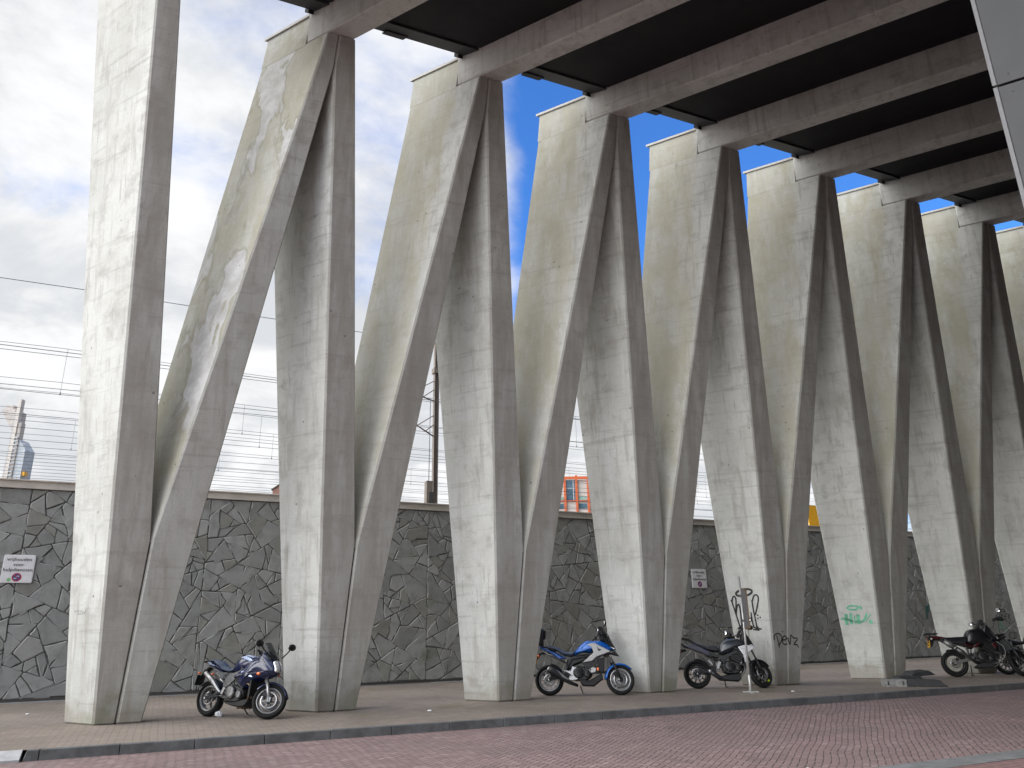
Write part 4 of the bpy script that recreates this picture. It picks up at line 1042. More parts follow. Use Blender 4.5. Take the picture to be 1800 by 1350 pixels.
b.part('emblem', M_LETT, lambda mb: [mb.add([(x_, sg * .2115, z_) for x_, z_ in b.P(pp_)], [tuple(range(len(pp_)))]) for sg in (-1, 1) for pp_ in ([(1040, 522), (1062, 560), (1108, 575), (1090, 586), (1052, 582)], [(1045, 584), (1090, 588), (1072, 598)])])
b.puff('side_panel', M_PLASG, [(572, 800), (600, 700), (760, 640), (935, 622), (982, 612), (812, 752), (700, 790), (622, 852)], .15, 0, .04, 0)
b.puff('seat', M_SEATB, [(278, 506), (360, 508), (455, 530), (525, 582), (610, 600), (725, 574), (690, 665), (610, 672), (510, 640), (420, 575), (300, 532)], .135, 0, .05, 1)
b.puff('tail_cowl', M_COBALT, [(150, 498), (205, 522), (320, 556), (410, 590), (510, 655), (580, 682), (450, 715), (380, 655), (300, 595), (200, 562)], .12, 0, .04, 0)
b.puff('tail_trim', M_PLAS, [(300, 535), (420, 578), (400, 610), (310, 560)], .126, 0, .02, 0)
b.puff('licence_plate_hanger', M_PLAS, [(140, 615), (210, 590), (340, 602), (325, 628), (185, 624), (125, 700), (113, 650)], .06, 0, .015, 0)
b.puff('luggage_back_plate', M_PLAS, [(190, 250), (232, 258), (226, 500), (150, 502), (163, 380)], .17, 0, .02, 0)
b.puff('luggage_lock', M_PLASG, [(230, 270), (268, 285), (265, 385), (228, 420)], .07, 0, .012, 0)
b.part('luggage_rack', M_STEELD, lambda mb: [mb.tube([(*b.P([q0])[0][:1], sg * .1, b.P([q0])[0][1]), (*b.P([q1])[0][:1], sg * .1, b.P([q1])[0][1])], .011) for sg in (-1, 1) for q0, q1 in (((160, 505), (400, 545)), ((190, 560), (180, 500)))])
b.puff('front_cowl', M_PLAS, [(1080, 445), (1085, 330), (1110, 272), (1170, 295), (1235, 415), (1305, 520), (1330, 585), (1240, 560), (1140, 455)], .14, 0, .05, 1, taper=lambda x, z: 1 - .4 * max(0, x - 1.2) / .3)
b.puff('front_beak', M_PLAS, [(1215, 625), (1310, 585), (1370, 668), (1275, 652)], .08, 0, .03, 0)
b.puff('headlight', M_LENS, [(1235, 490), (1290, 520), (1325, 570), (1270, 580), (1230, 540)], .1, 0, .02, 1)
b.part('windscreen', M_SCREEN, lambda mb: screen_mb(mb, b.P([(1280, 470), (1230, 380), (1180, 300), (1135, 225)]), .17, .12, .1))
b.bars(1.19, 1.13, .37, .07, M_STEELD, True, None, .2, .02, .14)
b.part('dashboard', M_PLAS, lambda mb: mb.puff(b.P([(1075, 330), (1120, 250), (1140, 262), (1100, 350)]), .09, 0, .01))
b.engine(.7, .47, 1.1, M_ENG, M_ENG, 1.0)
b.puff('cylinder_head', M_ENGS, [(890, 850), (970, 800), (1030, 830), (1010, 905), (930, 915)], .19, 0, .03, 0)
b.part('reflector', M_AMBER, lambda mb: mb.box((1.035, -.2, .49), (1.075, -.17, .545)))
b.puff('radiator', M_PLAS, [(1030, 700), (1145, 680), (1130, 900), (1040, 880)], .17, 0, .02, 0)
b.puff('pivot_plate', M_WHITEP, [(520, 862), (640, 872), (718, 812), (735, 990), (620, 1002), (600, 965), (660, 935), (560, 878)], .018, .18, .008, 0, True)
b.puff('pivot_plate_inner', M_ENG, [(560, 880), (640, 885), (690, 850), (700, 970), (640, 985)], .16, 0, .02, 0)
b.puff('belly_pan', M_PLAS, [(735, 960), (900, 1000), (1090, 900), (1112, 985), (970, 1088), (800, 1082)], .16, 0, .03, 0)
b.swing(.55, .44, M_PLAS, .04)
b.part('exhaust', M_PLASG, lambda mb: mb.tube([(.62, -.13, .19), (.46, -.15, .25), (.3, -.17, .36), (.12, -.18, .47), (.0, -.185, .53)], [.028, .04, .075, .085, .07], 14))
b.part('exhaust_tip', M_STEEL, lambda mb: mb.tube([(.03, -.185, .512), (-.02, -.187, .542)], [.072, .05], 14))
b.part('heat_shield', M_STEELD, lambda mb: mb.puff(b.P([(385, 835), (500, 895), (640, 1010), (560, 990), (420, 905)]), .012, -.235, .008))
b.part('frame_tube', M_PLAS, lambda mb: [mb.tube([(.4, sg * .14, .5), (.5, sg * .15, .72), (.95, sg * .15, .8), (1.2, sg * .06, .95)], .02) for sg in (-1, 1)])
b.part('subframe', M_STEELD, lambda mb: [mb.tube([(.5, sg * .12, .6), (.2, sg * .12, .74), (-.1, sg * .1, .88)], .014) for sg in (-1, 1)])
b.part('rear_indicator', M_AMBER, lambda mb: [mb.ico((-.22, sg * .15, .8), .025) for sg in (-1, 1)])
plate(b, -.28, .71, M_PLATE, .2, .1, .07)
b.rearshock(.36, .42, .42, .72); b.pegs(.47, .4, M_WHITEP); b.stand(.66, .2)

# --- 3: grey crossover bike behind the sign post
c3 = lambda x, y: ((x - 305) / 475, (1231 - y) / 475)
b = Bike('dark grey motorcycle with pale silver side panels parked behind the portable sign post', (1228, 1210.5), 97, 7, c3, 1.44, .31, .305, 34, 24)
b.wheel('rear_wheel', 0, .31, .17, M_RIMB, 10, .13, False, .215)
b.wheel('front_wheel', 1.44, .305, .12, M_RIMB, 10, .15, True, .215, accent=M_CHART)
b.fork((1.21, 0, .9), M_PLAS, M_STEELD, .55, .1)
b.part('front_mudguard', M_PLAS, lambda mb: fender_arc(mb, 1.44, .305, .32, 35, 150, .075), None, True)
b.puff('fuel_tank', M_GREYP, [(548, 855), (570, 775), (640, 722), (760, 712), (850, 742), (885, 790), (860, 830), (780, 830), (720, 870), (640, 890), (570, 890)], .165, 0, .08, 1, dome=.035)
b.puff('side_panel', M_WHITEP, [(764, 812), (850, 788), (948, 815), (872, 872), (842, 965), (822, 975), (808, 890)], .022, .185, .015, 0, True)
b.puff('headlight', M_LENS, [(880, 760), (930, 780), (948, 810), (890, 812)], .12, 0, .02, 1)
b.puff('front_cowl', M_PLAS, [(800, 740), (830, 650), (875, 665), (925, 740), (952, 802), (880, 800), (830, 780)], .15, 0, .05, 1, taper=lambda x, z: 1 - .4 * max(0, x - 1.2) / .2)
b.part('windscreen', M_SCREEN, lambda mb: screen_mb(mb, b.P([(935, 765), (905, 700), (870, 640), (842, 590)]), .15, .1, .08))
b.puff('seat', M_SEAT, [(300, 758), (380, 775), (450, 802), (550, 800), (575, 862), (480, 855), (330, 812)], .13, 0, .04, 1)
b.puff('tail_cowl', M_NAVY, [(190, 782), (320, 768), (440, 832), (470, 905), (350, 870), (205, 812)], .12, 0, .035, 0)
b.puff('tail_side_panel', M_PLASG, [(430, 835), (480, 850), (565, 905), (545, 925), (450, 900)], .13, 0, .02, 0)
b.part('luggage_rack', M_PLAS, lambda mb: [mb.tube(chaikin([(x_, sg * .12, z_) for x_, z_ in b.P([(118, 712), (225, 712), (312, 765), (330, 790)])], 1), .013) for sg in (-1, 1)] + [mb.box((-.4, -.13, 1.085), (-.17, .13, 1.1))] + [mb.tube([(x_, sg * .1, z_) for x_, z_ in b.P([(130, 735), (200, 800), (240, 800)])], .012) for sg in (-1, 1)])
b.puff('licence_plate_hanger', M_PLAS, [(200, 820), (215, 845), (140, 860), (108, 850), (112, 828), (160, 822)], .07, 0, .015, 0)
plate(b, -.44, .72, M_PLATE, .22, .1, .1)
b.part('rear_indicator', M_AMBER, lambda mb: [mb.ico((-.36, sg * .14, .81), .025) for sg in (-1, 1)])
b.bars(1.12, 1.17, .4, .07, M_STEELD, True, None, .13, -.02, .14, True, .46, .075)
b.part('dashboard', M_PLAS, lambda mb: mb.puff(b.P([(770, 690), (810, 620), (830, 640), (800, 720)]), .09, 0, .01))
b.engine(.8, .48, 1.08, M_ENG, M_ENG, .5); b.headers(.98, .52, .72, .2, M_STEELD, 3)
b.puff('frame_spar', M_PLASG, [(560, 940), (600, 900), (660, 872), (740, 850), (770, 870), (680, 900), (620, 945), (600, 990)], .02, .175, .01, 1, True)
b.part('radiator', M_PLAS, lambda mb: mb.box((1.07, -.16, .42), (1.11, .16, .74)))
b.puff('belly_pan', M_PLAS, [(495, 1112), (620, 1090), (770, 1075), (772, 1140), (740, 1165), (540, 1152)], .15, 0, .03, 0)
b.part('exhaust', M_PLASG, lambda mb: mb.tube([(.7, -.08, .2), (.5, -.12, .22), (.38, -.15, .3), (.28, -.16, .36)], [.03, .05, .06, .055], 12))
b.part('exhaust_tip', M_STEEL, lambda mb: mb.tube([(.3, -.165, .35), (.25, -.17, .38)], [.056, .035], 12))
b.swing(.5, .43, M_PLAS, .042); b.rearshock(.42, .42, .38, .72)
b.part('frame_highlight', M_ENGS, lambda mb: mb.puff(b.P([(425, 950), (440, 942), (480, 988), (468, 996)]), .01, -.16, .004, 0))
b.part('subframe', M_STEELD, lambda mb: [mb.tube([(.5, sg * .12, .6), (.1, sg * .12, .8), (-.2, sg * .1, .92)], .014) for sg in (-1, 1)])
b.pegs(.45, .4, M_ENGS); b.stand(.62, .22)
b.part('rear_hugger', M_PLAS, lambda mb: fender_arc(mb, 0, .31, .325, 20, 95, .09))

# --- 4: black and red tall adventure bike
c4 = lambda x, y: ((x - 690) / 555, (1100 - y) / 555)
b = Bike('tall black motorcycle with dark red trim, twin grey silencers and a yellow rear plate', (1683.5, 1190), 101, 8, c4, 1.55, .325, .33, 34, 26)
b.wheel('rear_wheel', 0, .325, .17, M_RIMB, 18, .12, False, .225, True)
b.wheel('front_wheel', 1.55, .33, .11, M_RIMB, 18, .15, True, .245, True)
b.fork((1.27, 0, 1.02), M_PLASG, M_STEELD, .55, .105)
b.part('front_mudguard', M_BLKP, lambda mb: fender_arc(mb, 1.55, .33, .35, 30, 140, .075), None, True)
b.puff('front_beak', M_BLKP, [(1150, 620), (1280, 590), (1380, 640), (1300, 660), (1200, 660)], .07, 0, .03, 1)
b.puff('fuel_tank', M_BLKP, [(880, 650), (900, 530), (950, 455), (1040, 435), (1140, 440), (1210, 520), (1250, 640), (1200, 700), (1080, 690), (980, 690)], .17, 0, .07, 1, dome=.035)
b.puff('seat', M_SEAT, [(540, 560), (640, 565), (760, 600), (860, 590), (915, 520), (905, 640), (860, 680), (700, 640), (560, 590)], .14, 0, .04, 1)
b.puff('tail_cowl', M_BLKP, [(385, 535), (540, 535), (700, 580), (860, 640), (960, 700), (860, 690), (720, 650), (540, 605), (400, 595)], .125, 0, .03, 0)
b.puff('tail_trim', M_REDP, [(420, 545), (560, 548), (700, 582), (640, 585), (540, 580), (430, 575)], .012, .125, .006, 0, True)
b.puff('frame_trim', M_REDP, [(850, 655), (985, 692), (1065, 598), (1085, 605), (995, 715), (858, 672)], .014, .17, .006, 0, True)
b.puff('radiator_shroud', M_REDP, [(1215, 660), (1265, 640), (1285, 680), (1250, 720), (1220, 700)], .02, .17, .012, 0, True)
b.part('luggage_rack', M_PLAS, lambda mb: (mb.box((-.58, -.14, 1.065), (-.28, .14, 1.08)), [mb.tube([(-.55, sg * .12, 1.06), (-.45, sg * .1, .98), (-.3, sg * .1, 1.0)], .012) for sg in (-1, 1)]))
b.puff('tail_lamp', M_TAILL, [(385, 545), (420, 545), (430, 585), (395, 580)], .07, 0, .015, 1)
b.puff('licence_plate_hanger', M_PLAS, [(400, 590), (470, 590), (475, 620), (430, 690), (405, 690)], .05, 0, .01, 0)
plate(b, -.53, .82, M_PLATE, .12, .1, .08)
b.part('rear_indicator', M_WHITEP, lambda mb: [mb.ico((-.48, sg * .17, .93), .026) for sg in (-1, 1)])
for sg, zz_ in ((-1, .0),):
    ex = b.part('silencer', M_RIMG, lambda mb: mb.tube([(-.22, -.2, .88), (-.06, -.2, .77), (.02, -.195, .71)], [.062, .072, .066], 14))
    b.part('silencer_cap', M_PLAS, lambda mb: mb.tube([(-.27, -.2, .915), (-.21, -.2, .875)], [.045, .066], 14), ex)
    b.part('silencer_clamp', M_STEEL, lambda mb: mb.tube([(.015, -.195, .712), (.045, -.194, .69)], .068, 14), ex)
    b.part('silencer', M_STEELD, lambda mb: mb.tube([(.06, -.19, .68), (.2, -.18, .58), (.28, -.16, .5), (.5, -.12, .32)], [.06, .06, .045, .03], 14))
b.part('windscreen', M_SCREEN, lambda mb: screen_mb(mb, b.P([(1340, 590), (1290, 480), (1240, 380), (1205, 300)]), .17, .12, .1))
b.puff('front_cowl', M_BLKP, [(1130, 480), (1180, 400), (1225, 370), (1280, 470), (1345, 600), (1260, 640), (1190, 560)], .14, 0, .05, 1, taper=lambda x, z: 1 - .4 * max(0, x - 1.05) / .3)
b.puff('headlight', M_LENS, [(1270, 520), (1310, 540), (1345, 590), (1290, 600)], .12, 0, .02, 1)
b.bars(1.09, 1.22, .43, .09, M_STEEL, True, None, .18, -.05, .15, True, .47, .075)
b.part('dashboard', M_PLAS, lambda mb: mb.puff(b.P([(1090, 430), (1130, 340), (1150, 350), (1120, 440)]), .08, 0, .01))
b.engine(.72, .5, 1.15, M_ENG, M_ENG, .6); b.headers(1.0, .58, .72, .22, M_STEELD, 2)
b.puff('skid_plate', M_PLASG, [(950, 960), (1050, 900), (1190, 880), (1240, 830), (1235, 920), (1150, 985), (980, 990)], .15, 0, .02, 0)
b.part('radiator', M_PLAS, lambda mb: mb.box((1.08, -.16, .5), (1.12, .16, .85)))
b.part('crash_bar', M_STEELD, lambda mb: [mb.tube(chaikin([(.9, sg * .2, .3), (1.15, sg * .27, .42), (1.2, sg * .27, .7), (1.05, sg * .2, .85)], 2), .013) for sg in (-1, 1)])
b.swing(.5, .46, M_RIMG, .045); b.rearshock(.4, .45, .36, .8)
b.part('rear_hugger', M_PLAS, lambda mb: fender_arc(mb, 0, .325, .345, 30, 110, .09))
b.part('frame_tube', M_STEELD, lambda mb: [mb.tube([(.5, sg * .14, .42), (.52, sg * .15, .75), (.95, sg * .14, .9), (1.2, sg * .06, 1.05)], .018) for sg in (-1, 1)])
b.part('subframe', M_STEELD, lambda mb: [mb.tube([(.5, sg * .12, .7), (.1, sg * .12, .84), (-.4, sg * .1, .96)], .014) for sg in (-1, 1)])
b.pegs(.45, .44, M_STEELD); b.stand(.42, .3)

# --- 5: touring bike with side case, mostly past the right edge
b = Bike('dark motorcycle with a grey aluminium pannier, half cut off by the right edge', (1774, 1186), 100, 6, lambda x, z: (x, z), 1.52, .31, .305, 20, 26)
b.wheel('rear_wheel', 0, .31, .16, M_RIMS, 10, .12, False, .215)
b.wheel('front_wheel', 1.52, .305, .12, M_RIMS, 10, .15, True, .215)
b.fork((1.27, 0, .95), M_PLASG, M_STEELD, .55, .1)
b.part('front_mudguard', M_BLKP, lambda mb: fender_arc(mb, 1.52, .305, .325, 30, 150, .075), None, True)
b.puff('fuel_tank', M_BLKP, [(.55, .8), (.62, .98), (.75, 1.06), (.95, 1.06), (1.1, .95), (1.0, .8), (.75, .74)], .165, 0, .07, 1, dome=.035)
b.puff('seat', M_SEAT, [(-.15, .9), (.1, .93), (.35, .84), (.6, .84), (.58, .76), (.3, .74), (-.1, .82)], .14, 0, .04, 1)
b.puff('tail_cowl', M_BLKP, [(-.3, .84), (-.1, .86), (.2, .8), (.4, .72), (.1, .72), (-.2, .78)], .12, 0, .03, 1)
for sg in (-1, 1):
    pn = b.part('pannier', M_BOX, lambda mb: mb.puff([(-.3, .52), (-.3, .84), (.12, .84), (.12, .52)], .09, sg * .29, .02, 0))
    b.part('pannier_lid', M_STEEL, lambda mb: mb.puff([(-.31, .845), (-.29, .9), (.11, .9), (.13, .845)], .095, sg * .29, .02, 0), pn)
    b.part('pannier_latch', M_PLAS, lambda mb: [mb.box((q, sg * .29 - .1, .8), (q + .03, sg * .29 + .1, .87)) for q in (-.22, .04)], pn)
b.puff('front_cowl', M_BLKP, [(1.05, .92), (1.12, 1.12), (1.2, 1.14), (1.38, .95), (1.4, .85), (1.2, .82)], .15, 0, .05, 1)
b.puff('headlight', M_LENS, [(1.32, .9), (1.38, .96), (1.41, .88), (1.36, .85)], .1, 0, .02, 1)
b.part('windscreen', M_SCREEN, lambda mb: screen_mb(mb, [(1.36, 1.0), (1.27, 1.15), (1.2, 1.3)], .16, .1, .08))
b.bars(1.12, 1.12, .38, .06, M_STEELD)
b.engine(.74, .46, 1.1, M_ENGS, M_ENG); b.headers(.98, .5, .7, .2, M_STEEL, 2)
b.part('exhaust', M_STEEL, lambda mb: mb.tube([(.6, -.13, .22), (.3, -.15, .32), (.0, -.16, .42)], [.03, .05, .05], 12))
b.swing(.5, .42, M_PLAS); b.rearshock(.4, .42, .38, .72); b.pegs(.45, .4, M_ENGS); b.stand(.6, .22)
b.part('subframe', M_STEELD, lambda mb: [mb.tube([(.5, sg * .12, .6), (.1, sg * .14, .76), (-.25, sg * .12, .8)], .014) for sg in (-1, 1)])
plate(b, -.34, .72, M_PLATE, .15, .1, .08)

# ------------------------------------------------------------------ portable sign post seen edge-on
g0 = ground(1320, 1217); t = thing('portable_sign', 'portable road sign on a thin steel post seen edge-on beside the grey motorcycle', 'sign', g0, (0, 0, R(90 - 100)))
MB().tube([(0, 0, .02), (.0, 0, 2.42)], .024, 12).build('post', M_GALV, t)
MB().box((-.17, -.03, .0), (.17, .03, .022)).box((-.03, -.28, 0), (.03, .28, .02)).tube([(0, 0, 0), (0, 0, .35)], .032, 12).build('foot', M_GALV, t, .003)
an = R(90 - 25) - R(90 - 100); d = Vector((math.cos(an), math.sin(an), 0)); q = Vector((-d.y, d.x, 0))
def pbox(mb, a0, a1, o0, o1, z0, z1): mb.prism([d * a0 + q * o0 + ZV * z0, d * a1 + q * o0 + ZV * z0, d * a1 + q * o1 + ZV * z0, d * a0 + q * o1 + ZV * z0], [d * a0 + q * o0 + ZV * z1, d * a1 + q * o0 + ZV * z1, d * a1 + q * o1 + ZV * z1, d * a0 + q * o1 + ZV * z1]); return mb
pbox(MB(), .03, .78, -.012, .012, 1.32, 2.15).build('panel', M_WHITE, t)
mb = MB(); pbox(mb, .782, .812, -.02, .02, 1.3, 2.17); pbox(mb, .03, .78, -.02, .02, 2.152, 2.17); pbox(mb, .03, .78, -.02, .02, 1.3, 1.318); mb.build('frame', M_YELLOW, t)
mb = MB(); mb.box((-.035, -.035, 1.45), (.035, .035, 1.5)); mb.box((-.035, -.035, 1.98), (.035, .035, 2.03)); mb.build('bracket', M_STEELD, t)

# ------------------------------------------------------------------ rubber bases by column six
def az_rot(a): return (0, 0, R(90 - a))
t = thing('sign_foot_block', 'grey recycled plastic sign foot block with two dark slots beside the kerb', 'block', (ground(1556, 1206) + ground(1588, 1208)) / 2 + Vector((.05, .1, 0)), az_rot(98))
MB().box((-.225, -.17, .0), (-.18, .17, .15)).box((-.18 + .04, -.17, 0), (.18 - .04, .17, .15)).box((.18, -.17, 0), (.225, .17, .15)).box((-.18, -.17, .115), (-.14, .17, .15)).box((-.18, -.17, 0), (-.14, .17, .03)).box((.14, -.17, .115), (.18, .17, .15)).box((.14, -.17, 0), (.18, .17, .03)).build('body', M_RUBL, t)
MB().box((-.178, -.155, .031), (-.141, .16, .114)).box((.141, -.155, .031), (.178, .16, .114)).build('slot', M_COPED, t)
def base_plate(label, loc, az, L_, W_, h, tilt=(0, 0)):
    t = thing('rubber_base_plate', label, 'base plate', loc, (tilt[0], tilt[1], R(90 - az)), 'rubber sign base plates')
    a, c = L_ / 2, W_ / 2
    mb = MB(); mb.prism([(-a, -c, 0), (a, -c, 0), (a, c, 0), (-a, c, 0)], [(-a * .62, -c * .86, h), (a * .62, -c * .86, h), (a * .62, c * .86, h), (-a * .62, c * .86, h)])
    mb.build('body', M_RUBBER, t, .012)
    MB().box((-.14, -.05, h + .001), (-.05, .05, h + .012)).box((.05, -.05, h + .001), (.14, .05, h + .012)).box((-.03, -.03, h + .001), (.03, .03, h + .02)).build('socket', M_COPED, t)
    MB().tube([(a * .7, -.06, h * .75), (a * .78, -.0, h * .8), (a * .7, .06, h * .75)], .012, 6).build('handle', M_RUBBER, t)
base_plate('long black rubber base plate lying flat nearest the kerb', ground(1630, 1207) + Vector((.0, .15, 0)), 106, .95, .42, .14)
base_plate('black rubber base plate behind the foot block, partly under another', ground(1604, 1200) + Vector((.02, .25, 0)), 92, .8, .4, .14)
base_plate('black rubber base plate stacked askew on top of another', ground(1622, 1199) + Vector((.02, .22, .145)), 78, .7, .38, .1, (.06, -.05))

# ------------------------------------------------------------------ small things on the pavement
mb = MB(); mb.ico((0, 0, .045), .06, 3, (1.1, .9, .75), .22); o = mb.build('crumpled_tissue', M_TISSUE); o.location = ground(386, 1259.5) + Vector((0, -.05, 0)); tag(o, 'crumpled white tissue on the ground by the navy motorcycle\'s rear wheel', 'tissue')
rs2 = random.Random(5)
for k, (x, y, lb) in enumerate(((48, 1256, 'small white paper scrap on the pavement left of the first column'), (1394, 1216, 'small white scrap on the pavement right of the sign post'), (755, 1250, 'small white scrap on the pavement left of the third column foot'))):
    mb = MB(); mb.ico((0, 0, .012), .028, 2, (1.4, .9, .4), .25); o = mb.build('paper_scrap', M_TISSUE); o.location = ground(x, y); tag(o, lb, 'litter')
def weeds(px, n, h, label):
    mb = MB()
    for k in range(n):
        a = rs2.uniform(0, 6.28); r_ = rs2.gauss(0, .16); x0, y0 = r_ * 1.6, rs2.uniform(-.06, .04); L_ = h * rs2.uniform(.4, 1); dx, dy = math.cos(a) * L_ * .5, math.sin(a) * L_ * .5; w_ = rs2.uniform(.006, .014)
        mb.add([(x0 - w_, y0, 0), (x0 + w_, y0, 0), (x0 + dx * .5 + w_, y0 + dy * .5, L_ * .6), (x0 + dx * .5 - w_, y0 + dy * .5, L_ * .6), (x0 + dx, y0 + dy, L_ * .9)], [(0, 1, 2, 3), (3, 2, 4)])
    o = mb.build('weed_clump', M_GRASS); o.location = ground(*px); o.rotation_euler = (0, 0, RWA); tag(o, label, 'weeds')
weeds((1420, 1163), 120, .3, 'green weed clump growing at the wall foot right of the fifth column')
weeds((1600, 1184), 40, .08, 'low green weeds in the paving near the black and red motorcycle')
bp = CAMP + ray(1420, 1349) * ((.86 - CAM_H) / ray(1420, 1349).z)
t = thing('bollard', 'white round-topped bollard just showing at the bottom edge', 'bollard', (bp.x, bp.y, ROADZ))
hb = .86 - ROADZ
MB().lathe([(0, 0), (.055, 0), (.055, hb - .07), (.05, hb - .035), (.035, hb - .012), (0, hb)], (0, 0, 0), 'z', 28, False).build('post', M_WHITE, t)
MB().lathe([(.057, .3), (.057, .5), (.054, .5), (.054, .3)], (0, 0, 0), 'z', 28).build('band', M_RED, t)

# ------------------------------------------------------------------ railway overhead line behind the wall
CONTACT = (5.6 + 5.0) * SC
def wire_point(y, z, x=70):
    d = ray(x, y); return CAMP + d * ((z - CAM_H) / d.z)
def wire(mb, p0, a, b_, sag=0.0, r=.012, rw=RW, n=24):
    pts = []
    for k in range(n + 1):
        s_ = a + (b_ - a) * k / n; f = ((s_ % 42) / 42); pts.append(p0 + rw * s_ - ZV * sag * 4 * f * (1 - f))
    mb.tube(pts, r, 5, False)
def catenary(ym, yc, ph, label):
    pc = wire_point(yc, CONTACT); off = (pc - W0).dot(NW)
    pm = on_plane(70, ym, W0 + NW * off, NW); hgt = pm.z - pc.z
    if hgt < .3: hgt = 1.0; pm = pc + ZV * hgt
    t = thing('catenary_line', label, 'overhead line', pc, (0, 0, 0), 'railway overhead lines')
    mb = MB(); wire(mb, Vector((0, 0, 0)), -60, 90, 0, .01); mb.build('contact_wire', M_WIRE, t)
    mb = MB(); wire(mb, ZV * hgt, -60, 90, .22, .009, RW, 72); mb.build('messenger_wire', M_WIRE, t)
    mb = MB()
    for k in range(-12, 18):
        s_ = ph + k * 5.2; f = (s_ % 42) / 42; mb.tube([RW * s_, RW * s_ + ZV * (hgt - .88 * f * (1 - f))], .006, 4, False); mb.tube([RW * s_ - ZV * .02, RW * s_ + ZV * .08], .018, 5)
    mb.build('dropper', M_WIRE, t)
for k, (ym, yc, ph, lb) in enumerate(((607, 690, .6, 'highest and nearest railway overhead line with widely spaced droppers'), (668, 731, 2.1, 'second railway overhead line below the highest one'), (687, 754, 3.3, 'third railway overhead line counted from the top'),
                                      (719, 775, 4.4, 'fourth railway overhead line counted from the top'), (733, 787, 1.2, 'fifth railway overhead line counted from the top'), (764, 806, 2.7, 'lowest railway overhead line with droppers, just above the wall'))):
    catenary(ym, yc, ph, lb)
for k, (y, off, r) in enumerate(((497, 5, .012), (613, 7, .013), (620, 9, .011), (680, 12, .012), (741, 20, .012), (797, 30, .013), (800, 30, .012), (812, 34, .013), (818, 36, .012), (824, 38, .014), (830, 40, .014), (836, 42, .012), (841, 44, .014))):
    p = on_plane(70, y, W0 + NW * off, NW); mb = MB(); az = 1.108 + (.02 if k % 3 == 0 else -.015 if k % 3 == 1 else 0); wire(mb, Vector((0, 0, 0)), -60, 110, .1, r, Vector((math.sin(az), math.cos(az), 0)), 36)
    o = mb.build('overhead_wire', M_WIRE); o.location = p
    tag(o, 'single thin wire high above all the other railway wires' if k == 0 else 'single plain overhead wire running along the railway behind the wall', 'wire', 'single railway wires')
mo = W0 + NW * 9 * SC; mb0 = on_plane(763.6, 884, mo, NW)
t = thing('catenary_mast', 'tall brown steel railway mast with side brackets behind the wall', 'mast', (mb0.x, mb0.y, EMB), (0, 0, RWA))
mh = 13.2 * SC
MB().box((-.1, -.1, 0), (-.085, .1, mh)).box((.085, -.1, 0), (.1, .1, mh)).box((-.085, -.012, 0), (.085, .012, mh)).build('post', M_MAST, t)
def bracket(z, L_, up):
    mb = MB(); mb.tube([(-.1, 0, z), (-L_, -.4, z + up)], .03, 6); mb.tube([(-.1, 0, z + .9), (-L_ * .9, -.36, z + up + .03)], .02, 6); mb.tube([(-.1, 0, z + .5), (-L_ * .5, -.2, z + up * .5)], .02, 6); mb.ico((-L_, -.4, z + up), .06, 1); mb.build('bracket', M_MAST, t)
zb = on_plane(745, 757, mo, NW).z - EMB; bracket(zb - .2, 1.0, .3)
zb = on_plane(745, 695, mo, NW).z - EMB; bracket(zb - .2, 1.3, .15)
MB().box((-.16, -.16, mh * .62), (.16, .16, mh * .64)).build('collar', M_MAST, t)
pb = on_plane(753, 884, mo - NW * 1.5, NW)
t = thing('signal_post', 'short dark trackside post beside the railway mast', 'post', (pb.x, pb.y, EMB), (0, 0, RWA)); zt = on_plane(754, 846, mo - NW * 1.5, NW).z - EMB
MB().box((-.13, -.13, 0), (.13, .13, zt)).build('post', M_MAST, t, .01); MB().box((-.02, -.16, zt * .4), (.14, -.132, zt * .8)).build('box', M_STEELD, t)
MB().tube([(0, 0, zt), (.01, 0, zt + 3.4)], .014, 6).build('rod', M_WIRE, t)

# ------------------------------------------------------------------ far buildings
XF = Vector((CR.x, CR.y, 0)).normalized(); YF = Vector((-XF.y, XF.x, 0)); AF = math.atan2(XF.y, XF.x)
D = 800.0; o0 = at_dist(11, 846, D); k_ = D / FPX
t = thing('office_tower', 'slender far office tower with a pale fin and blue glass side at the left edge', 'tower', (o0.x, o0.y, -.3), (0, 0, AF))
zb = o0.z + .3
def tz(y): return zb + (846 - y) * k_ * .97
def tbox(mb, x0, x1, y0, y1, d0, d1): mb.box((x0 * k_, d0, 0 if y0 is None else tz(y0)), (x1 * k_, d1, tz(y1))); return mb
tbox(MB(), -3, 3, None, 692, -3, 3).build('fin', M_TOWERL, t)
tbox(MB(), -6.5, -3.02, None, 716, -2, 5).build('shaft', M_TOWER, t)
tbox(MB(), 3.02, 9.5, None, 737, -2, 5).build('shaft', M_TOWER, t)
mb = MB(); mb.prism([(-9 * k_, -2, tz(748)), (-6.52 * k_, -2, tz(748)), (-6.52 * k_, 18, tz(748)), (-9 * k_, 18, tz(748))], [(-31 * k_, -2, tz(712)), (-6.52 * k_, -2, tz(712)), (-6.52 * k_, 18, tz(712)), (-31 * k_, 18, tz(712))])
mb.box((-31 * k_, -2, tz(712)), (-6.52 * k_, 18, tz(711))); mb.box((-27 * k_, 0, tz(711)), (-13 * k_, 14, tz(702))); mb.build('crown', M_TOWER, t)
mb = MB(); mb.prism([(9.52 * k_, -1, 0), (24 * k_, -1, 0), (24 * k_, 16, 0), (9.52 * k_, 16, 0)], [(9.52 * k_, -1, tz(768)), (24 * k_, -1, tz(788)), (24 * k_, 16, tz(788)), (9.52 * k_, 16, tz(768))]); mb.build('glass_side', M_TOWERB, t)
mb = MB()
for q in range(24): z_ = zb * .6 + q * (tz(770) - zb * .6) / 24; mb.box((9.6 * k_, -1.15, z_), (23.9 * k_, -1.02, z_ + .5))
mb.build('floor_band', M_TOWERL, t)
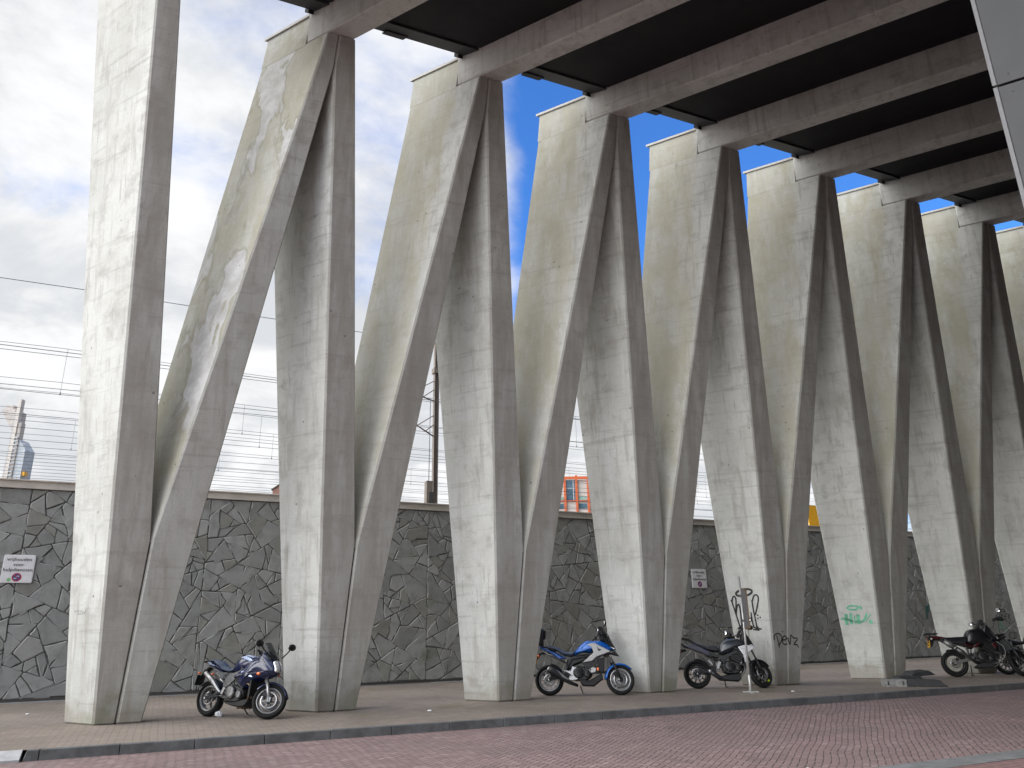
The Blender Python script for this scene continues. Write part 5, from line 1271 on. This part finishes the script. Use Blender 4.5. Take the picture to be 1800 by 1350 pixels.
mb = MB()
for q in range(30): z_ = zb * .6 + q * (tz(720) - zb * .6) / 30; mb.box((-6.2 * k_, -3.15, z_), (-3.3 * k_, -3.02, z_ + 1.6)); mb.box((3.4 * k_, -3.15, z_ * .9), (9.2 * k_, -3.02, z_ * .9 + 1.5))
mb.build('window_row', M_TOWERB, t)
tbox(MB(), 24.2, 29, 836, 829, 0, 6).build('roof_sign', M_YELLOW, t)

D = 200.0; o0 = at_dist(994.5, 896, D); k_ = D / FPX
t = thing('office_block', 'pale office block with bright orange frames and blue windows beyond the wall', 'building', (o0.x, o0.y, EMB - 1), (0, 0, AF))
zb = o0.z - EMB + 1; top = zb + (896 - 842) * k_; bay = 20.6 * k_
MB().box((-6 * bay, .6, 0), (4.6 * bay, 14, top - .1)).build('wall', M_PANEL, t)
mb = MB()
for q in range(-6, 5): mb.box((q * bay - .28, 0, 0), (q * bay + .28, .55, top + (1.1 if q % 2 else .0)))
mb.box((-6 * bay, -.02, top), (4.6 * bay, .56, top + .75)); mb.box((-6 * bay, .1, zb + 15 * k_), (4.6 * bay, .5, zb + 15 * k_ + .25)); mb.build('orange_frame', M_ORANGE, t)
for q in range(-6, 4):
    wn_ = MB()
    if q % 2 == 0: wn_.box((q * bay + .4, .5, zb + 17 * k_), (q * bay + bay - .4, .59, top - .1))
    else: wn_.box((q * bay + .4, .5, zb + 17 * k_), (q * bay + bay - .35, .59, zb + 24 * k_))
    f = wn_.build('window', M_GLASS if q % 2 == 0 else M_GLASSG, t)
    if q % 2 == 0: MB().box((q * bay + .4, .44, zb + 38 * k_), (q * bay + bay - .4, .5, zb + 38.8 * k_)).box((q * bay + bay - .9, .44, zb + 17 * k_), (q * bay + bay - .75, .5, top - .1)).build('window_frame', M_WHITE, f)
    l2 = MB().box((q * bay + .4, .5, zb + 2 * k_), (q * bay + bay - .4, .59, zb + 11 * k_)) if q % 2 else None
    if l2: l2.build('window', M_GLASS, t)
D = 120.0; o0 = at_dist(479, 866, D); k_ = D / FPX
t = thing('brick_house', 'brick house gable just peeking over the wall left of the second column', 'house', (o0.x, o0.y, EMB - 1), (0, 0, AF)); zb = o0.z - EMB + 1 + .5
W_ = 78 * k_; hr = 26 * k_
mb = MB(); mb.prism([(0, 0, 0), (W_, 0, 0), (W_, 7, 0), (0, 7, 0)], [(0, 0, zb), (W_, 0, zb), (W_, 7, zb), (0, 7, zb)]); mb.add([(0, 0, zb), (W_, 0, zb), (W_ / 2, 0, zb + hr), (0, 7, zb), (W_, 7, zb), (W_ / 2, 7, zb + hr)], [(0, 1, 2), (5, 4, 3)]); mb.build('wall', M_ROOFB, t)
mb = MB(); mb.prism([(-.2, -.2, zb - .1), (W_ / 2, -.2, zb + hr + .02), (W_ / 2, 7.2, zb + hr + .02), (-.2, 7.2, zb - .1)], [(-.2, -.2, zb + .05), (W_ / 2, -.2, zb + hr + .2), (W_ / 2, 7.2, zb + hr + .2), (-.2, 7.2, zb + .05)])
mb.prism([(W_ / 2, -.2, zb + hr + .02), (W_ + .2, -.2, zb - .1), (W_ + .2, 7.2, zb - .1), (W_ / 2, 7.2, zb + hr + .02)], [(W_ / 2, -.2, zb + hr + .2), (W_ + .2, -.2, zb + .05), (W_ + .2, 7.2, zb + .05), (W_ / 2, 7.2, zb + hr + .2)]); mb.build('roof', M_MAST, t)
yo = W0 + NW * .9; y0 = on_plane(1423.5, 926, yo, NW); y1 = on_plane(1424.5, 888, yo, NW)
t = thing('yellow_sign', 'plain yellow panel standing just behind the wall right of the fifth column', 'sign', y0, (0, 0, RWA))
MB().box((0, 0, -.1), (1.5, .04, y1.z - y0.z)).build('panel', M_YELLOW, t, .004); MB().box((.25, .045, EMB - y0.z), (.31, .1, y1.z - y0.z - .1)).box((1.2, .045, EMB - y0.z), (1.26, .1, y1.z - y0.z - .1)).build('post', M_GALV, t)
